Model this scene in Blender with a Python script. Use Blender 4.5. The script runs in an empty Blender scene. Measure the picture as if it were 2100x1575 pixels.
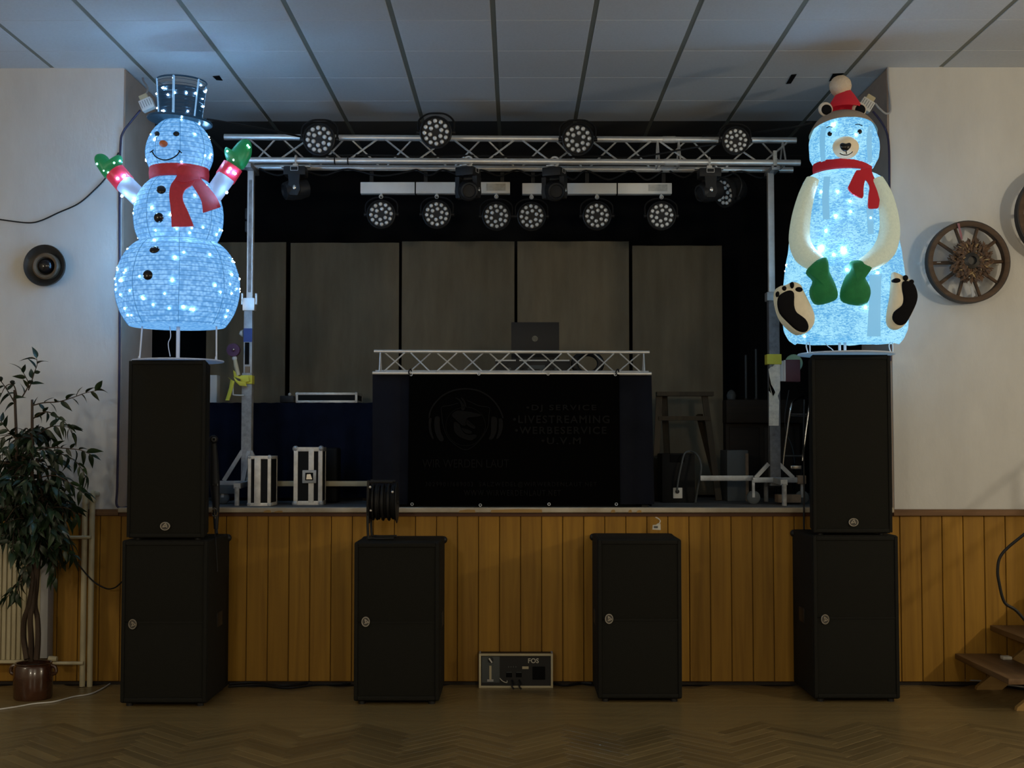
import bpy, bmesh, math, random
from mathutils import Vector, Matrix, noise as mnoise

# ------------------------------------------------------------------ camera, world, lights, exposure
random.seed(7)
scene = bpy.context.scene
COL = scene.collection
F = 2657.0                        # focal length in pixels of the 2100 x 1575 frame
PITCH = math.radians(2.74); YAW = math.radians(0.194); CAMZ = 1.635
cam_d = bpy.data.cameras.new('camera'); cam_d.sensor_width = 36.0; cam_d.lens = F / 2100 * 36
cam = bpy.data.objects.new('camera', cam_d); COL.objects.link(cam)
cam.location = (0, 0, CAMZ); cam.rotation_euler = (math.pi/2 + PITCH, 0, YAW)
cam_d.clip_end = 100
scene.camera = cam
world = bpy.data.worlds.new('world'); scene.world = world; world.use_nodes = True
world.node_tree.nodes['Background'].inputs[0].default_value = (0.02, 0.021, 0.025, 1)
world.node_tree.nodes['Background'].inputs[1].default_value = 0.3
vs = scene.view_settings
vs.view_transform = 'Standard'; vs.look = 'None'; vs.gamma = 1.0; vs.use_curve_mapping = False
vs.exposure = 0.0

def lamp(name, loc, power, col, radius):
    d = bpy.data.lights.new(name, 'POINT'); d.energy = power; d.color = col; d.shadow_soft_size = radius
    o = bpy.data.objects.new(name, d); COL.objects.link(o); o.location = loc; return o
# unseen hall lights: one towards each side wall, then two added fills behind the camera
lamp('hall_light', (-5.6, 4.6, 2.75), 75, (1.0, 0.88, 0.66), 0.14)
lamp('hall_light', (5.7, 4.9, 2.7), 165, (1.0, 0.88, 0.66), 0.12)
lamp('hall_light', (-2.3, -1.5, 2.9), 195, (1.0, 0.89, 0.68), 0.25)  # this pair: frontal fill added to brighten stage and cladding
lamp('hall_light', (2.3, -1.5, 2.9), 195, (1.0, 0.89, 0.68), 0.25)

# ------------------------------------------------------------------ geometry helpers
FW = Vector((-math.sin(YAW)*math.cos(PITCH), math.cos(YAW)*math.cos(PITCH), math.sin(PITCH)))
RT = Vector((math.cos(YAW), math.sin(YAW), 0)); UP = RT.cross(FW)
def ray(u, v): return FW + RT*((u-1050)/F) + UP*((787.5-v)/F)
def P(u, v, Y):                   # the point at depth Y that was measured at (u, v) in the photograph
    d = ray(u, v); return Vector((0, 0, CAMZ)) + d*(Y/d.y)
def G(u, v, z=0.0):               # the point on the horizontal plane z measured at (u, v)
    d = ray(u, v); return Vector((0, 0, CAMZ)) + d*((z-CAMZ)/d.z)

def catmull(pts, n=6, closed=False):
    pts = [Vector(p) for p in pts]; out = []; L = len(pts)
    rng = range(L) if closed else range(L-1)
    for i in rng:
        if closed: a, b, c, d = pts[i-1], pts[i], pts[(i+1) % L], pts[(i+2) % L]
        else: a, b, c, d = pts[max(i-1, 0)], pts[i], pts[i+1], pts[min(i+2, L-1)]
        for k in range(n):
            t = k/n
            out.append(0.5*((2*b)+(c-a)*t+(2*a-5*b+4*c-d)*t*t+(3*b-a-3*c+d)*t*t*t))
    if not closed: out.append(pts[-1])
    return out

class MB:
    def __init__(s): s.v = []; s.f = []
    def add(s, vs_, fs_):
        o = len(s.v); s.v += [Vector(v) for v in vs_]; s.f += [tuple(i+o for i in f) for f in fs_]; return s
    def box(s, a, b):
        x0, x1 = sorted((a[0], b[0])); y0, y1 = sorted((a[1], b[1])); z0, z1 = sorted((a[2], b[2]))
        return s.add([(x0,y0,z0),(x1,y0,z0),(x1,y1,z0),(x0,y1,z0),(x0,y0,z1),(x1,y0,z1),(x1,y1,z1),(x0,y1,z1)],
              [(0,3,2,1),(4,5,6,7),(0,1,5,4),(1,2,6,5),(2,3,7,6),(3,0,4,7)])
    def cbox(s, c, sz, R=None):
        c = Vector(c); h = Vector(sz)/2; m = MB(); m.box(-h, h)
        vs_ = [(R @ v if R is not None else v)+c for v in m.v]
        return s.add(vs_, m.f)
    def bevbox(s, a, b, bev=0.01, seg=2):
        bm = bmesh.new(); m = MB().box(a, b); vv = [bm.verts.new(v) for v in m.v]
        for f in m.f: bm.faces.new([vv[i] for i in f])
        bmesh.ops.bevel(bm, geom=list(bm.edges), offset=bev, segments=seg, affect='EDGES', profile=0.6)
        return s.bm(bm)
    def bm(s, bm):
        bm.verts.index_update(); s.add([v.co.copy() for v in bm.verts], [[v.index for v in f.verts] for f in bm.faces]); bm.free(); return s
    def bar(s, p0, p1, w, h, up=(0,0,1)):
        p0, p1 = Vector(p0), Vector(p1); d = (p1-p0).normalized(); up = Vector(up)
        if abs(d.dot(up)) > .98: up = Vector((0,1,0))
        sx = d.cross(up).normalized(); sz = sx.cross(d).normalized()
        vs_ = []
        for p in (p0, p1):
            for a, b in ((-1,-1),(1,-1),(1,1),(-1,1)): vs_.append(p+sx*a*w/2+sz*b*h/2)
        return s.add(vs_, [(0,3,2,1),(4,5,6,7),(0,1,5,4),(1,2,6,5),(2,3,7,6),(3,0,4,7)][:2]+[(0,1,5,4),(1,2,6,5),(2,3,7,6),(3,0,4,7)])
    def tube(s, path, r, seg=8, cap=True, flat=None):
        path = [Vector(p) for p in path]; n = len(path)
        rs = list(r) if isinstance(r, (list, tuple)) else [r]*n
        vs_ = []; fs_ = []; prev = None
        for i, p in enumerate(path):
            d = (path[min(i+1,n-1)]-path[max(i-1,0)]).normalized()
            if prev is None:
                ref = Vector((0,0,1)) if abs(d.z) < .9 else Vector((0,1,0))
                a = d.cross(ref).normalized()
            else:
                a = (prev - d*prev.dot(d)).normalized()
            prev = a; b = d.cross(a)
            for k in range(seg):
                t = 2*math.pi*k/seg
                o_ = (a*math.cos(t)+b*math.sin(t))*rs[i]
                if flat: o_.y *= flat
                vs_.append(p+o_)
        for i in range(n-1):
            for k in range(seg):
                k2 = (k+1) % seg
                fs_.append((i*seg+k, i*seg+k2, (i+1)*seg+k2, (i+1)*seg+k))
        if cap: fs_ += [tuple(reversed(range(seg))), tuple(range((n-1)*seg, n*seg))]
        return s.add(vs_, fs_)
    def cyl(s, p0, p1, r0, r1=None, seg=12): return s.tube([p0, p1], [r0, r0 if r1 is None else r1], seg)
    def lathe(s, prof, c=(0,0,0), seg=32, axis='Z', sx=1.0, sy=1.0, cap0=False, cap1=False):
        c = Vector(c); vs_ = []; fs_ = []
        for r, h in prof:
            for k in range(seg):
                t = 2*math.pi*k/seg; x, y = r*math.cos(t)*sx, r*math.sin(t)*sy
                vs_.append(c+(Vector((x, y, h)) if axis == 'Z' else Vector((x, -h, y))))   # 'Y': h runs towards the viewer
        n = len(prof)
        for i in range(n-1):
            for k in range(seg):
                k2 = (k+1) % seg; fs_.append((i*seg+k, i*seg+k2, (i+1)*seg+k2, (i+1)*seg+k))
        if cap0: fs_.append(tuple(reversed(range(seg))))
        if cap1: fs_.append(tuple(range((n-1)*seg, n*seg)))
        return s.add(vs_, fs_)
    def ball(s, c, r, seg=12, ring=8, sc=(1,1,1)):
        c = Vector(c); vs_ = [c+Vector((0,0,r*sc[2]))]; fs_ = []
        for i in range(1, ring):
            a = math.pi*i/ring
            for k in range(seg):
                t = 2*math.pi*k/seg
                vs_.append(c+Vector((r*math.sin(a)*math.cos(t)*sc[0], r*math.sin(a)*math.sin(t)*sc[1], r*math.cos(a)*sc[2])))
        vs_.append(c-Vector((0,0,r*sc[2]))); L = len(vs_)-1
        for k in range(seg):
            k2 = (k+1) % seg; fs_.append((0, 1+k, 1+k2)); fs_.append((L, L-seg+k2, L-seg+k))
            for i in range(ring-2): fs_.append((1+i*seg+k, 1+(i+1)*seg+k, 1+(i+1)*seg+k2, 1+i*seg+k2))
        return s.add(vs_, fs_)
    def torus(s, c, R, r, seg=24, ring=6, axis='Z', sx=1, sy=1):
        pr = [(R+r*math.cos(2*math.pi*i/ring), r*math.sin(2*math.pi*i/ring)) for i in range(ring+1)]
        return s.lathe(pr, c, seg, axis, sx, sy)
    def prism(s, pts, off):           # pts: outline in 3D, extruded by off
        off = Vector(off); pts = [Vector(p) for p in pts]; n = len(pts)
        return s.add(pts+[p+off for p in pts], [tuple(range(n)), tuple(reversed(range(n, 2*n)))]+[(i, i+n, (i+1) % n+n, (i+1) % n) for i in range(n)])
    def pillow(s, pts, ctr, front, bulge, n=6, back=0.03):
        # pts: outline; ctr: centre; front: unit vector of the bulge; rounded cushion over the outline
        pts = [Vector(p) for p in pts]; ctr = Vector(ctr); front = Vector(front); L = len(pts); vs_ = []; fs_ = []
        vs_ += [p-front*back for p in pts]
        for k in range(n):
            sc = 1-k/n
            sc = math.sin(sc*math.pi/2)
            h = bulge*math.sqrt(max(0, 1-sc**2.2))
            vs_ += [ctr+(p-ctr)*sc+front*h for p in pts]
        vs_.append(ctr+front*bulge)
        for r in range(n):
            for i in range(L):
                j = (i+1) % L; fs_.append((r*L+i, r*L+j, (r+1)*L+j, (r+1)*L+i))
        for i in range(L): fs_.append((n*L+i, n*L+(i+1) % L, len(vs_)-1))
        fs_.append(tuple(reversed(range(L))))
        return s.add(vs_, fs_)
    def sheet(s, grid, th):           # grid of front points [row][col], th: thickness along +Y
        R, C = len(grid), len(grid[0]); vs_ = [p for row in grid for p in row]; N = R*C
        vs_ += [p+Vector((0, th, 0)) for p in vs_]; fs_ = []
        for r in range(R-1):
            for c in range(C-1):
                q = (r*C+c, r*C+c+1, (r+1)*C+c+1, (r+1)*C+c); fs_.append(q); fs_.append(tuple(N+i for i in reversed(q)))
        ring = [c for c in range(C)]+[r*C+C-1 for r in range(1, R)]+[(R-1)*C+c for c in range(C-2, -1, -1)]+[r*C for r in range(R-2, 0, -1)]
        for i in range(len(ring)):
            a, b = ring[i], ring[(i+1) % len(ring)]; fs_.append((a, N+a, N+b, b))
        return s.add(vs_, fs_)
    def mesh(s, name, org=Vector((0,0,0)), smooth=False):
        me = bpy.data.meshes.new(name); me.from_pydata([tuple(v-org) for v in s.v], [], s.f)
        bm = bmesh.new(); bm.from_mesh(me); bmesh.ops.recalc_face_normals(bm, faces=bm.faces); bm.to_mesh(me); bm.free()
        if smooth:
            for p in me.polygons: p.use_smooth = True
            try: me.set_sharp_from_angle(angle=math.radians(42))
            except Exception: pass
        me.update(); return me
    def build(s, name, mat, parent=None, label=None, cat=None, group=None, kind=None, smooth=True):
        if parent is not None: org = ORG[parent.name]
        else:
            xs = [v.x for v in s.v]; ys = [v.y for v in s.v]; zs = [v.z for v in s.v]
            org = Vector(((min(xs)+max(xs))/2, (min(ys)+max(ys))/2, min(zs)))
        me = s.mesh(name, org, smooth); me.materials.append(mat)
        o = bpy.data.objects.new(name, me); COL.objects.link(o)
        if parent is not None: o.parent = parent
        else: o.location = org
        ORG[o.name] = org
        return tag(o, label, cat, group, kind)
ORG = {}
def tag(o, label=None, cat=None, group=None, kind=None):
    if label: o['label'] = label
    if cat: o['category'] = cat
    if group: o['group'] = group
    if kind: o['kind'] = kind
    return o
def thing(name, loc, label=None, cat=None, group=None, kind=None):
    o = bpy.data.objects.new(name, None); COL.objects.link(o); o.location = loc; o.empty_display_size = .1
    ORG[o.name] = Vector(loc); return tag(o, label, cat, group, kind)
def inst(name, me, parent, loc, rot=None, kind=None):       # a piece sharing mesh data
    o = bpy.data.objects.new(name, me); COL.objects.link(o); o.parent = parent
    o.location = Vector(loc)-ORG[parent.name]
    if rot: o.rotation_euler = rot
    if kind: o['kind'] = kind
    return o
def copy_tree(o, parent=None):
    c = o.copy(); COL.objects.link(c); c.parent = parent; ORG[c.name] = ORG.get(o.name, Vector((0,0,0)))
    for ch in list(o.children): copy_tree(ch, c)
    return c
def struct(name, mb, mat, smooth=False): return mb.build(name, mat, kind='structure', smooth=smooth)

# ------------------------------------------------------------------ materials
def mat(name, col, rough=.6, metal=0.0, spec=.5, var=.0, vscale=8.0, stretch=(1,1,1), bump=0.0, bscale=60.0, col2=None, emit=None, es=0.0, coat=0.0, alpha=1.0, trans=0.0, bdist=0.01):
    m = bpy.data.materials.new(name); m.use_nodes = True; nt = m.node_tree; b = nt.nodes['Principled BSDF']
    b.inputs['Base Color'].default_value = (*col, 1); b.inputs['Roughness'].default_value = rough
    b.inputs['Metallic'].default_value = metal; b.inputs['Specular IOR Level'].default_value = spec
    b.inputs['Coat Weight'].default_value = coat; b.inputs['Alpha'].default_value = alpha
    b.inputs['Transmission Weight'].default_value = trans
    if emit: b.inputs['Emission Color'].default_value = (*emit, 1); b.inputs['Emission Strength'].default_value = es
    if var or bump:
        tc = nt.nodes.new('ShaderNodeTexCoord'); mp = nt.nodes.new('ShaderNodeMapping'); mp.inputs['Scale'].default_value = stretch
        nt.links.new(tc.outputs['Object'], mp.inputs[0])
    if var:
        n = nt.nodes.new('ShaderNodeTexNoise'); n.inputs['Scale'].default_value = vscale; n.inputs['Detail'].default_value = 6; n.inputs['Roughness'].default_value = .62
        nt.links.new(mp.outputs[0], n.inputs[0])
        r = nt.nodes.new('ShaderNodeValToRGB'); r.color_ramp.elements[0].position = .3; r.color_ramp.elements[1].position = .72
        c2 = col2 if col2 else tuple(c*(1-var) for c in col)
        r.color_ramp.elements[0].color = (*c2, 1); r.color_ramp.elements[1].color = (*(col if col2 else tuple(min(1, c*(1+var*.5)) for c in col)), 1)
        nt.links.new(n.outputs[0], r.inputs[0]); nt.links.new(r.outputs[0], b.inputs['Base Color'])
    if bump:
        n2 = nt.nodes.new('ShaderNodeTexNoise'); n2.inputs['Scale'].default_value = bscale; n2.inputs['Detail'].default_value = 4
        nt.links.new(mp.outputs[0], n2.inputs[0])
        bp = nt.nodes.new('ShaderNodeBump'); bp.inputs['Strength'].default_value = bump; bp.inputs['Distance'].default_value = bdist
        nt.links.new(n2.outputs[0], bp.inputs['Height']); nt.links.new(bp.outputs[0], b.inputs['Normal'])
    return m
def obj_random(m, amt=.35):              # per-piece brightness variation
    nt = m.node_tree; b = nt.nodes['Principled BSDF']; oi = nt.nodes.new('ShaderNodeObjectInfo')
    mr = nt.nodes.new('ShaderNodeMapRange'); mr.inputs[3].default_value = 1-amt; mr.inputs[4].default_value = 1+amt
    nt.links.new(oi.outputs['Random'], mr.inputs[0])
    mx = nt.nodes.new('ShaderNodeMix'); mx.data_type = 'RGBA'; mx.blend_type = 'MULTIPLY'; mx.inputs[0].default_value = 1
    src = b.inputs['Base Color']
    if src.is_linked: nt.links.new(src.links[0].from_socket, mx.inputs[6])
    else: mx.inputs[6].default_value = src.default_value
    nt.links.new(mr.outputs[0], mx.inputs[7]); nt.links.new(mx.outputs[2], b.inputs['Base Color']); return m

def wood(name, c1, c2, axis='Z', rough=.45, scale=1.0, coat=.0, offs=True):
    m = bpy.data.materials.new(name); m.use_nodes = True; nt = m.node_tree; b = nt.nodes['Principled BSDF']
    tc = nt.nodes.new('ShaderNodeTexCoord'); mp = nt.nodes.new('ShaderNodeMapping')
    mp.inputs['Scale'].default_value = {'Z': (22*scale, 22*scale, 1.1*scale), 'X': (1.1*scale, 22*scale, 22*scale), 'Y': (22*scale, 1.1*scale, 22*scale)}[axis]
    nt.links.new(tc.outputs['Object'], mp.inputs[0])
    if offs:
        oi = nt.nodes.new('ShaderNodeObjectInfo'); mm = nt.nodes.new('ShaderNodeMath'); mm.operation = 'MULTIPLY'; mm.inputs[1].default_value = 97
        nt.links.new(oi.outputs['Random'], mm.inputs[0]); nt.links.new(mm.outputs[0], mp.inputs['Location'])
    n = nt.nodes.new('ShaderNodeTexNoise'); n.inputs['Scale'].default_value = 1.0; n.inputs['Detail'].default_value = 6; n.inputs['Distortion'].default_value = .8
    nt.links.new(mp.outputs[0], n.inputs[0])
    r = nt.nodes.new('ShaderNodeValToRGB'); r.color_ramp.elements[0].position = .32; r.color_ramp.elements[1].position = .68
    r.color_ramp.elements[0].color = (*c2, 1); r.color_ramp.elements[1].color = (*c1, 1)
    nt.links.new(n.outputs[0], r.inputs[0]); nt.links.new(r.outputs[0], b.inputs['Base Color'])
    b.inputs['Roughness'].default_value = rough; b.inputs['Specular IOR Level'].default_value = .3; b.inputs['Coat Weight'].default_value = coat
    return m

# lit fabric: lace-like pattern, its inner light put into the emission colour
def lit_fabric(name, lo, hi, scale, strength, base, ripple=False, bump=.0):
    m = bpy.data.materials.new(name); m.use_nodes = True; nt = m.node_tree; b = nt.nodes['Principled BSDF']
    b.inputs['Base Color'].default_value = (*base, 1); b.inputs['Roughness'].default_value = .6
    tc = nt.nodes.new('ShaderNodeTexCoord'); mp = nt.nodes.new('ShaderNodeMapping'); nt.links.new(tc.outputs['Object'], mp.inputs[0])
    if ripple: mp.inputs['Scale'].default_value = (1, 1, 2.6)
    if ripple:
        n = nt.nodes.new('ShaderNodeTexNoise'); n.inputs['Scale'].default_value = scale; n.inputs['Detail'].default_value = 3; n.inputs['Distortion'].default_value = 1.5
        src = n.outputs[0]
    else:
        n = nt.nodes.new('ShaderNodeTexVoronoi'); n.feature = 'SMOOTH_F1'; n.inputs['Scale'].default_value = scale; n.inputs['Smoothness'].default_value = .3
        src = n.outputs['Distance']
    nt.links.new(mp.outputs[0], n.inputs[0])
    n3 = nt.nodes.new('ShaderNodeTexNoise'); n3.inputs['Scale'].default_value = 5.0; n3.inputs['Detail'].default_value = 3
    nt.links.new(tc.outputs['Object'], n3.inputs[0])
    ad = nt.nodes.new('ShaderNodeMath'); ad.operation = 'ADD'; nt.links.new(src, ad.inputs[0])
    sb = nt.nodes.new('ShaderNodeMath'); sb.operation = 'MULTIPLY_ADD'; sb.inputs[1].default_value = .5; sb.inputs[2].default_value = -.25
    nt.links.new(n3.outputs[0], sb.inputs[0]); nt.links.new(sb.outputs[0], ad.inputs[1])
    r = nt.nodes.new('ShaderNodeValToRGB'); r.color_ramp.elements[0].position = .22 if not ripple else .40; r.color_ramp.elements[1].position = .66 if not ripple else .60
    r.color_ramp.elements[0].color = (*(hi if not ripple else lo), 1); r.color_ramp.elements[1].color = (*(lo if not ripple else hi), 1)
    nt.links.new(ad.outputs[0], r.inputs[0]); nt.links.new(r.outputs[0], b.inputs['Emission Color'])
    b.inputs['Emission Strength'].default_value = strength
    if bump:
        bp = nt.nodes.new('ShaderNodeBump'); bp.inputs['Strength'].default_value = bump; bp.inputs['Distance'].default_value = .02
        nt.links.new(src, bp.inputs['Height']); nt.links.new(bp.outputs[0], b.inputs['Normal'])
    return m

M = {}
M['wall'] = mat('white_plaster', (.66,.65,.63), .9, spec=.2, var=.14, vscale=1.6, stretch=(1,1,.45), bump=.12, bscale=45, col2=(.53,.52,.505))
M['wall_hall'] = mat('hall_plaster', (.55,.50,.42), .9, spec=.2)
M['reveal'] = mat('taupe_plaster', (.36,.285,.235), .9, spec=.2, var=.15, vscale=2.5, bump=.1)
M['tile'] = obj_random(mat('ceiling_tile', (.60,.61,.62), .9, spec=.2, var=.06, vscale=60, bump=.08, bscale=150), .04)
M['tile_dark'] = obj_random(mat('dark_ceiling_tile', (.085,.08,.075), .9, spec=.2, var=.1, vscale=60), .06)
M['runner'] = mat('olive_ceiling_runner', (.20,.20,.165), .7)
M['ceil_back'] = mat('ceiling_backing', (.22,.22,.22), .95)
M['black_wall'] = mat('black_painted_wall', (.012,.012,.013), .95, spec=.1)
M['pine'] = obj_random(wood('pine_cladding', (.37,.19,.020), (.265,.13,.013), 'Z', .55), .10)
M['pine_gap'] = mat('cladding_groove', (.12,.06,.009), .8)
M['cap_wood'] = wood('brown_cap_wood', (.19,.10,.045), (.12,.06,.025), 'X', .5)
M['darkbrown'] = wood('dark_brown_strip', (.10,.035,.012), (.06,.02,.008), 'X', .5)
M['parquet'] = obj_random(wood('oak_parquet', (.19,.137,.058), (.125,.087,.036), 'X', .36, coat=.1), .22)
M['floor_base'] = mat('parquet_far', (.15,.10,.045), .4)
M['stagefloor'] = mat('grey_stage_floor', (.10,.10,.10), .8, var=.3, vscale=5)
M['lip'] = mat('worn_cream_paint', (.50,.45,.36), .6, var=.2, vscale=4, col2=(.33,.27,.19))
M['sp_black'] = mat('black_speaker_lacquer', (.010,.010,.0085), .8, spec=.18, bump=.25, bscale=220)
M['grille'] = mat('black_speaker_grille', (.0125,.0125,.0105), .85, spec=.12, bump=.35, bscale=400)
M['black'] = mat('black_plastic', (.013,.013,.014), .5, spec=.3)
M['blackmatte'] = mat('matte_black', (.006,.006,.0065), .9, spec=.1)
M['cable'] = mat('black_cable', (.010,.010,.011), .55, spec=.3)
M['cable_p'] = mat('purple_black_cable', (.02,.014,.05), .5)
M['chrome'] = mat('chrome', (.75,.74,.72), .22, metal=1)
M['badge'] = mat('badge_silver', (.55,.52,.47), .3, metal=1)
M['badge_dark'] = mat('badge_dark', (.05,.045,.04), .4)
M['alu'] = mat('aluminium_tube', (.84,.83,.81), .38, metal=.7, var=.12, vscale=12)
M['alu_matt'] = mat('matt_aluminium', (.72,.72,.71), .5, metal=.6, var=.2, vscale=10)
M['steel'] = mat('galvanised_steel', (.42,.44,.46), .5, metal=.55, var=.35, vscale=9)
M['steel_worn'] = mat('worn_grey_paint', (.35,.35,.345), .65, metal=.1, var=.5, vscale=14)
M['whitebar'] = mat('white_light_bar', (.86,.83,.77), .5, var=.08, vscale=6)
M['lens'] = mat('led_lens', (.85,.85,.83), .15, spec=.8, coat=.5, var=.25, vscale=90)
M['white'] = mat('white_plastic', (.62,.61,.58), .5)
M['paper'] = mat('paper', (.6,.58,.52), .8, var=.2, vscale=40)
M['navy'] = mat('navy_cloth', (.006,.009,.022), .95, spec=.1, var=.35, vscale=6)
M['skirt'] = mat('black_blue_skirt', (.011,.012,.018), .95, spec=.1, var=.2, vscale=5)
M['banner'] = mat('black_banner', (.0013,.0012,.0012), .9, spec=.03)
M['print'] = mat('grey_banner_print', (.010,.0097,.0097), .9, spec=.03)
M['print2'] = mat('dark_banner_print', (.008,.0077,.0077), .9, spec=.03)
M['panelcloth'] = mat('olive_brown_cloth', (.20,.165,.11), .95, spec=.1, var=.2, vscale=2.5, stretch=(3,3,.6))
M['laminate'] = mat('black_case_laminate', (.006,.006,.0065), .7, spec=.2)
M['olivewood'] = wood('dark_stage_timber', (.07,.05,.028), (.045,.032,.018), 'Z', .7)
M['darkwood'] = wood('very_dark_wood', (.022,.015,.01), (.015,.01,.007), 'X', .6)
M['greybox'] = mat('grey_box', (.07,.08,.085), .7)
M['cream'] = mat('cream_enamel', (.50,.44,.29), .45, var=.1, vscale=5)
M['cream_g'] = mat('grey_enamel', (.36,.36,.37), .5)
M['leaf'] = obj_random(mat('ficus_leaf', (.018,.040,.017), .4, spec=.45, var=.4, vscale=25), .45)
M['bark'] = mat('ficus_bark', (.050,.030,.018), .8, var=.4, vscale=20, stretch=(1,1,.2), bump=.4, bscale=60)
M['pot'] = mat('brown_glazed_pot', (.060,.022,.010), .22, spec=.6, var=.4, vscale=6, coat=.4)
M['soil'] = mat('soil', (.02,.014,.01), .95)
M['wheelwood'] = wood('old_wheel_wood', (.105,.062,.036), (.06,.034,.02), 'X', .65, offs=False)
M['iron'] = mat('rusty_iron', (.03,.026,.025), .6, metal=.3)
M['dried'] = mat('dried_brown_leaves', (.13,.075,.045), .9, var=.7, vscale=30)
M['dried2'] = mat('dried_straw', (.36,.25,.12), .9)
M['hubdark'] = mat('dark_hub', (.022,.02,.018), .4, spec=.5, var=.3, vscale=20)
M['hubring'] = mat('brown_ring', (.13,.09,.055), .5, var=.4, vscale=15)
M['stair'] = wood('stair_oak', (.17,.10,.05), (.11,.062,.03), 'Y', .5)
M['stringer'] = wood('pale_stringer', (.40,.25,.085), (.30,.18,.06), 'X', .5)
M['case_alu'] = mat('case_edge_aluminium', (.74,.70,.63), .5, metal=.35, var=.25, vscale=14)
M['steel_dark'] = mat('dark_grey_mast', (.17,.18,.195), .6, metal=.2, var=.5, vscale=14)
M['paper_w'] = mat('peeling_white_paper', (.74,.70,.60), .8, var=.25, vscale=30)
M['logo_grey'] = mat('dull_logo_metal', (.13,.135,.115), .5, metal=.3)
M['yellow'] = mat('yellow_tape', (.62,.58,.06), .7)
M['bluep'] = mat('blue_label', (.04,.08,.30), .6)
M['purple'] = mat('purple_reel', (.09,.025,.07), .6)
M['maroon'] = mat('maroon_housing', (.075,.02,.03), .6)
M['palegreen'] = mat('pale_green_disc', (.36,.55,.36), .6)
M['orange'] = mat('worn_timber_block', (.22,.16,.11), .8, var=.3, vscale=20)
# figures: cloth and trim have their glow put into the emission
M['snow'] = lit_fabric('lit_snow_lace', (.085,.315,.70), (.235,.55,.98), 46, 1.0, (.10,.12,.14))
M['snow_arm'] = mat('lit_white_sleeve', (.14,.15,.17), .6, emit=(.22,.33,.60), es=.75)
M['wire'] = mat('blue_grey_wire', (.05,.08,.12), .5, emit=(.03,.15,.36), es=1.0)
M['wire_w'] = mat('white_rod', (.75,.78,.85), .4)
M['led'] = mat('led_white', (1,1,1), .3, emit=(.25,.58,1.0), es=340.0)
M['led_g'] = mat('led_green_glow', (.2,1,.6), .3, emit=(.35,1.0,.72), es=5.0)
M['scarf'] = mat('red_scarf', (.30,.022,.035), .7, var=.25, vscale=40, emit=(.14,.010,.016), es=.75)
M['scarf_b'] = mat('red_felt', (.40,.012,.025), .85, emit=(.16,.004,.008), es=.5, bump=.2, bscale=300)
M['cuff'] = mat('red_cuff', (.45,.02,.04), .35, emit=(.35,.02,.05), es=.6, var=.2, vscale=30)
M['green'] = mat('green_mitten', (.015,.16,.06), .35, emit=(.004,.12,.045), es=.7, var=.3, vscale=18)
M['green_b'] = mat('green_felt_mitten', (.012,.13,.035), .85, emit=(.003,.055,.016), es=.7, var=.35, vscale=14, bump=.2, bscale=300)
M['black_g'] = mat('glossy_black', (.006,.006,.008), .15, spec=.6)
M['carrot'] = mat('orange_nose', (.36,.10,.03), .6, emit=(.2,.05,.01), es=.4)
M['hat'] = mat('black_hat_mesh', (.004,.006,.010), .4, spec=.3, var=.6, vscale=25, stretch=(1,1,6), emit=(.006,.025,.055), es=1.0)
M['hat_lit'] = mat('hat_lit_strip', (.05,.07,.1), .4, emit=(.20,.42,.72), es=.8)
M['hat_clear'] = mat('hat_clear_rim', (.16,.18,.20), .3, alpha=.5, spec=.4)
M['bear'] = lit_fabric('lit_bear_plush', (.085,.38,.74), (.36,.78,1.0), 40, 1.0, (.10,.13,.14), ripple=True, bump=.9)
M['bear_seam'] = mat('lit_bear_seam', (.12,.16,.17), .7, emit=(.16,.45,.70), es=.95)
M['cream_b'] = mat('cream_plush', (.50,.48,.36), .9, spec=.1, var=.15, vscale=60, bump=.5, bscale=160, emit=(.24,.31,.26), es=.75)
M['beige_m'] = mat('beige_muzzle', (.66,.53,.37), .9, spec=.1, bump=.2, bscale=200, emit=(.28,.25,.17), es=.55)
M['tan'] = mat('taupe_hat_band', (.34,.275,.215), .95, spec=.1, bump=.3, bscale=200, emit=(.02,.02,.02), es=.5)
M['pompom'] = mat('cream_pompom', (.68,.57,.45), .95, spec=.1, bump=.8, bscale=90)
M['felt_black'] = mat('black_felt', (.008,.008,.010), .95, spec=.1)
M['felt_white'] = mat('white_felt', (.66,.60,.52), .95, spec=.1)
M['foot_white'] = mat('cream_foot', (.68,.58,.45), .95, spec=.1, var=.1, vscale=20, emit=(.17,.18,.12), es=.5)

def translucent(name, col):
    m = bpy.data.materials.new(name); m.use_nodes = True; nt = m.node_tree; nt.nodes.remove(nt.nodes['Principled BSDF'])
    d = nt.nodes.new('ShaderNodeBsdfDiffuse'); t = nt.nodes.new('ShaderNodeBsdfTranslucent'); x = nt.nodes.new('ShaderNodeMixShader')
    d.inputs[0].default_value = (*col, 1); t.inputs[0].default_value = (*col, 1); x.inputs[0].default_value = .55
    nt.links.new(d.outputs[0], x.inputs[1]); nt.links.new(t.outputs[0], x.inputs[2]); nt.links.new(x.outputs[0], nt.nodes['Material Output'].inputs[0]); return m
M['disc'] = translucent('milky_white_plastic', (.85,.86,.90))
# ------------------------------------------------------------------ the setting
YW = 9.0                                   # plane of the hall's end wall and of the stage front
HC = P(1050, 136, YW).z                    # ceiling height
XL = P(252, 300, YW).x; XR = P(1824, 300, YW).x      # stage opening
ZS = 1.19                                  # stage floor
YB = 12.3                                  # back wall of the stage
XH = 6.6                                   # half width of the hall
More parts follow.
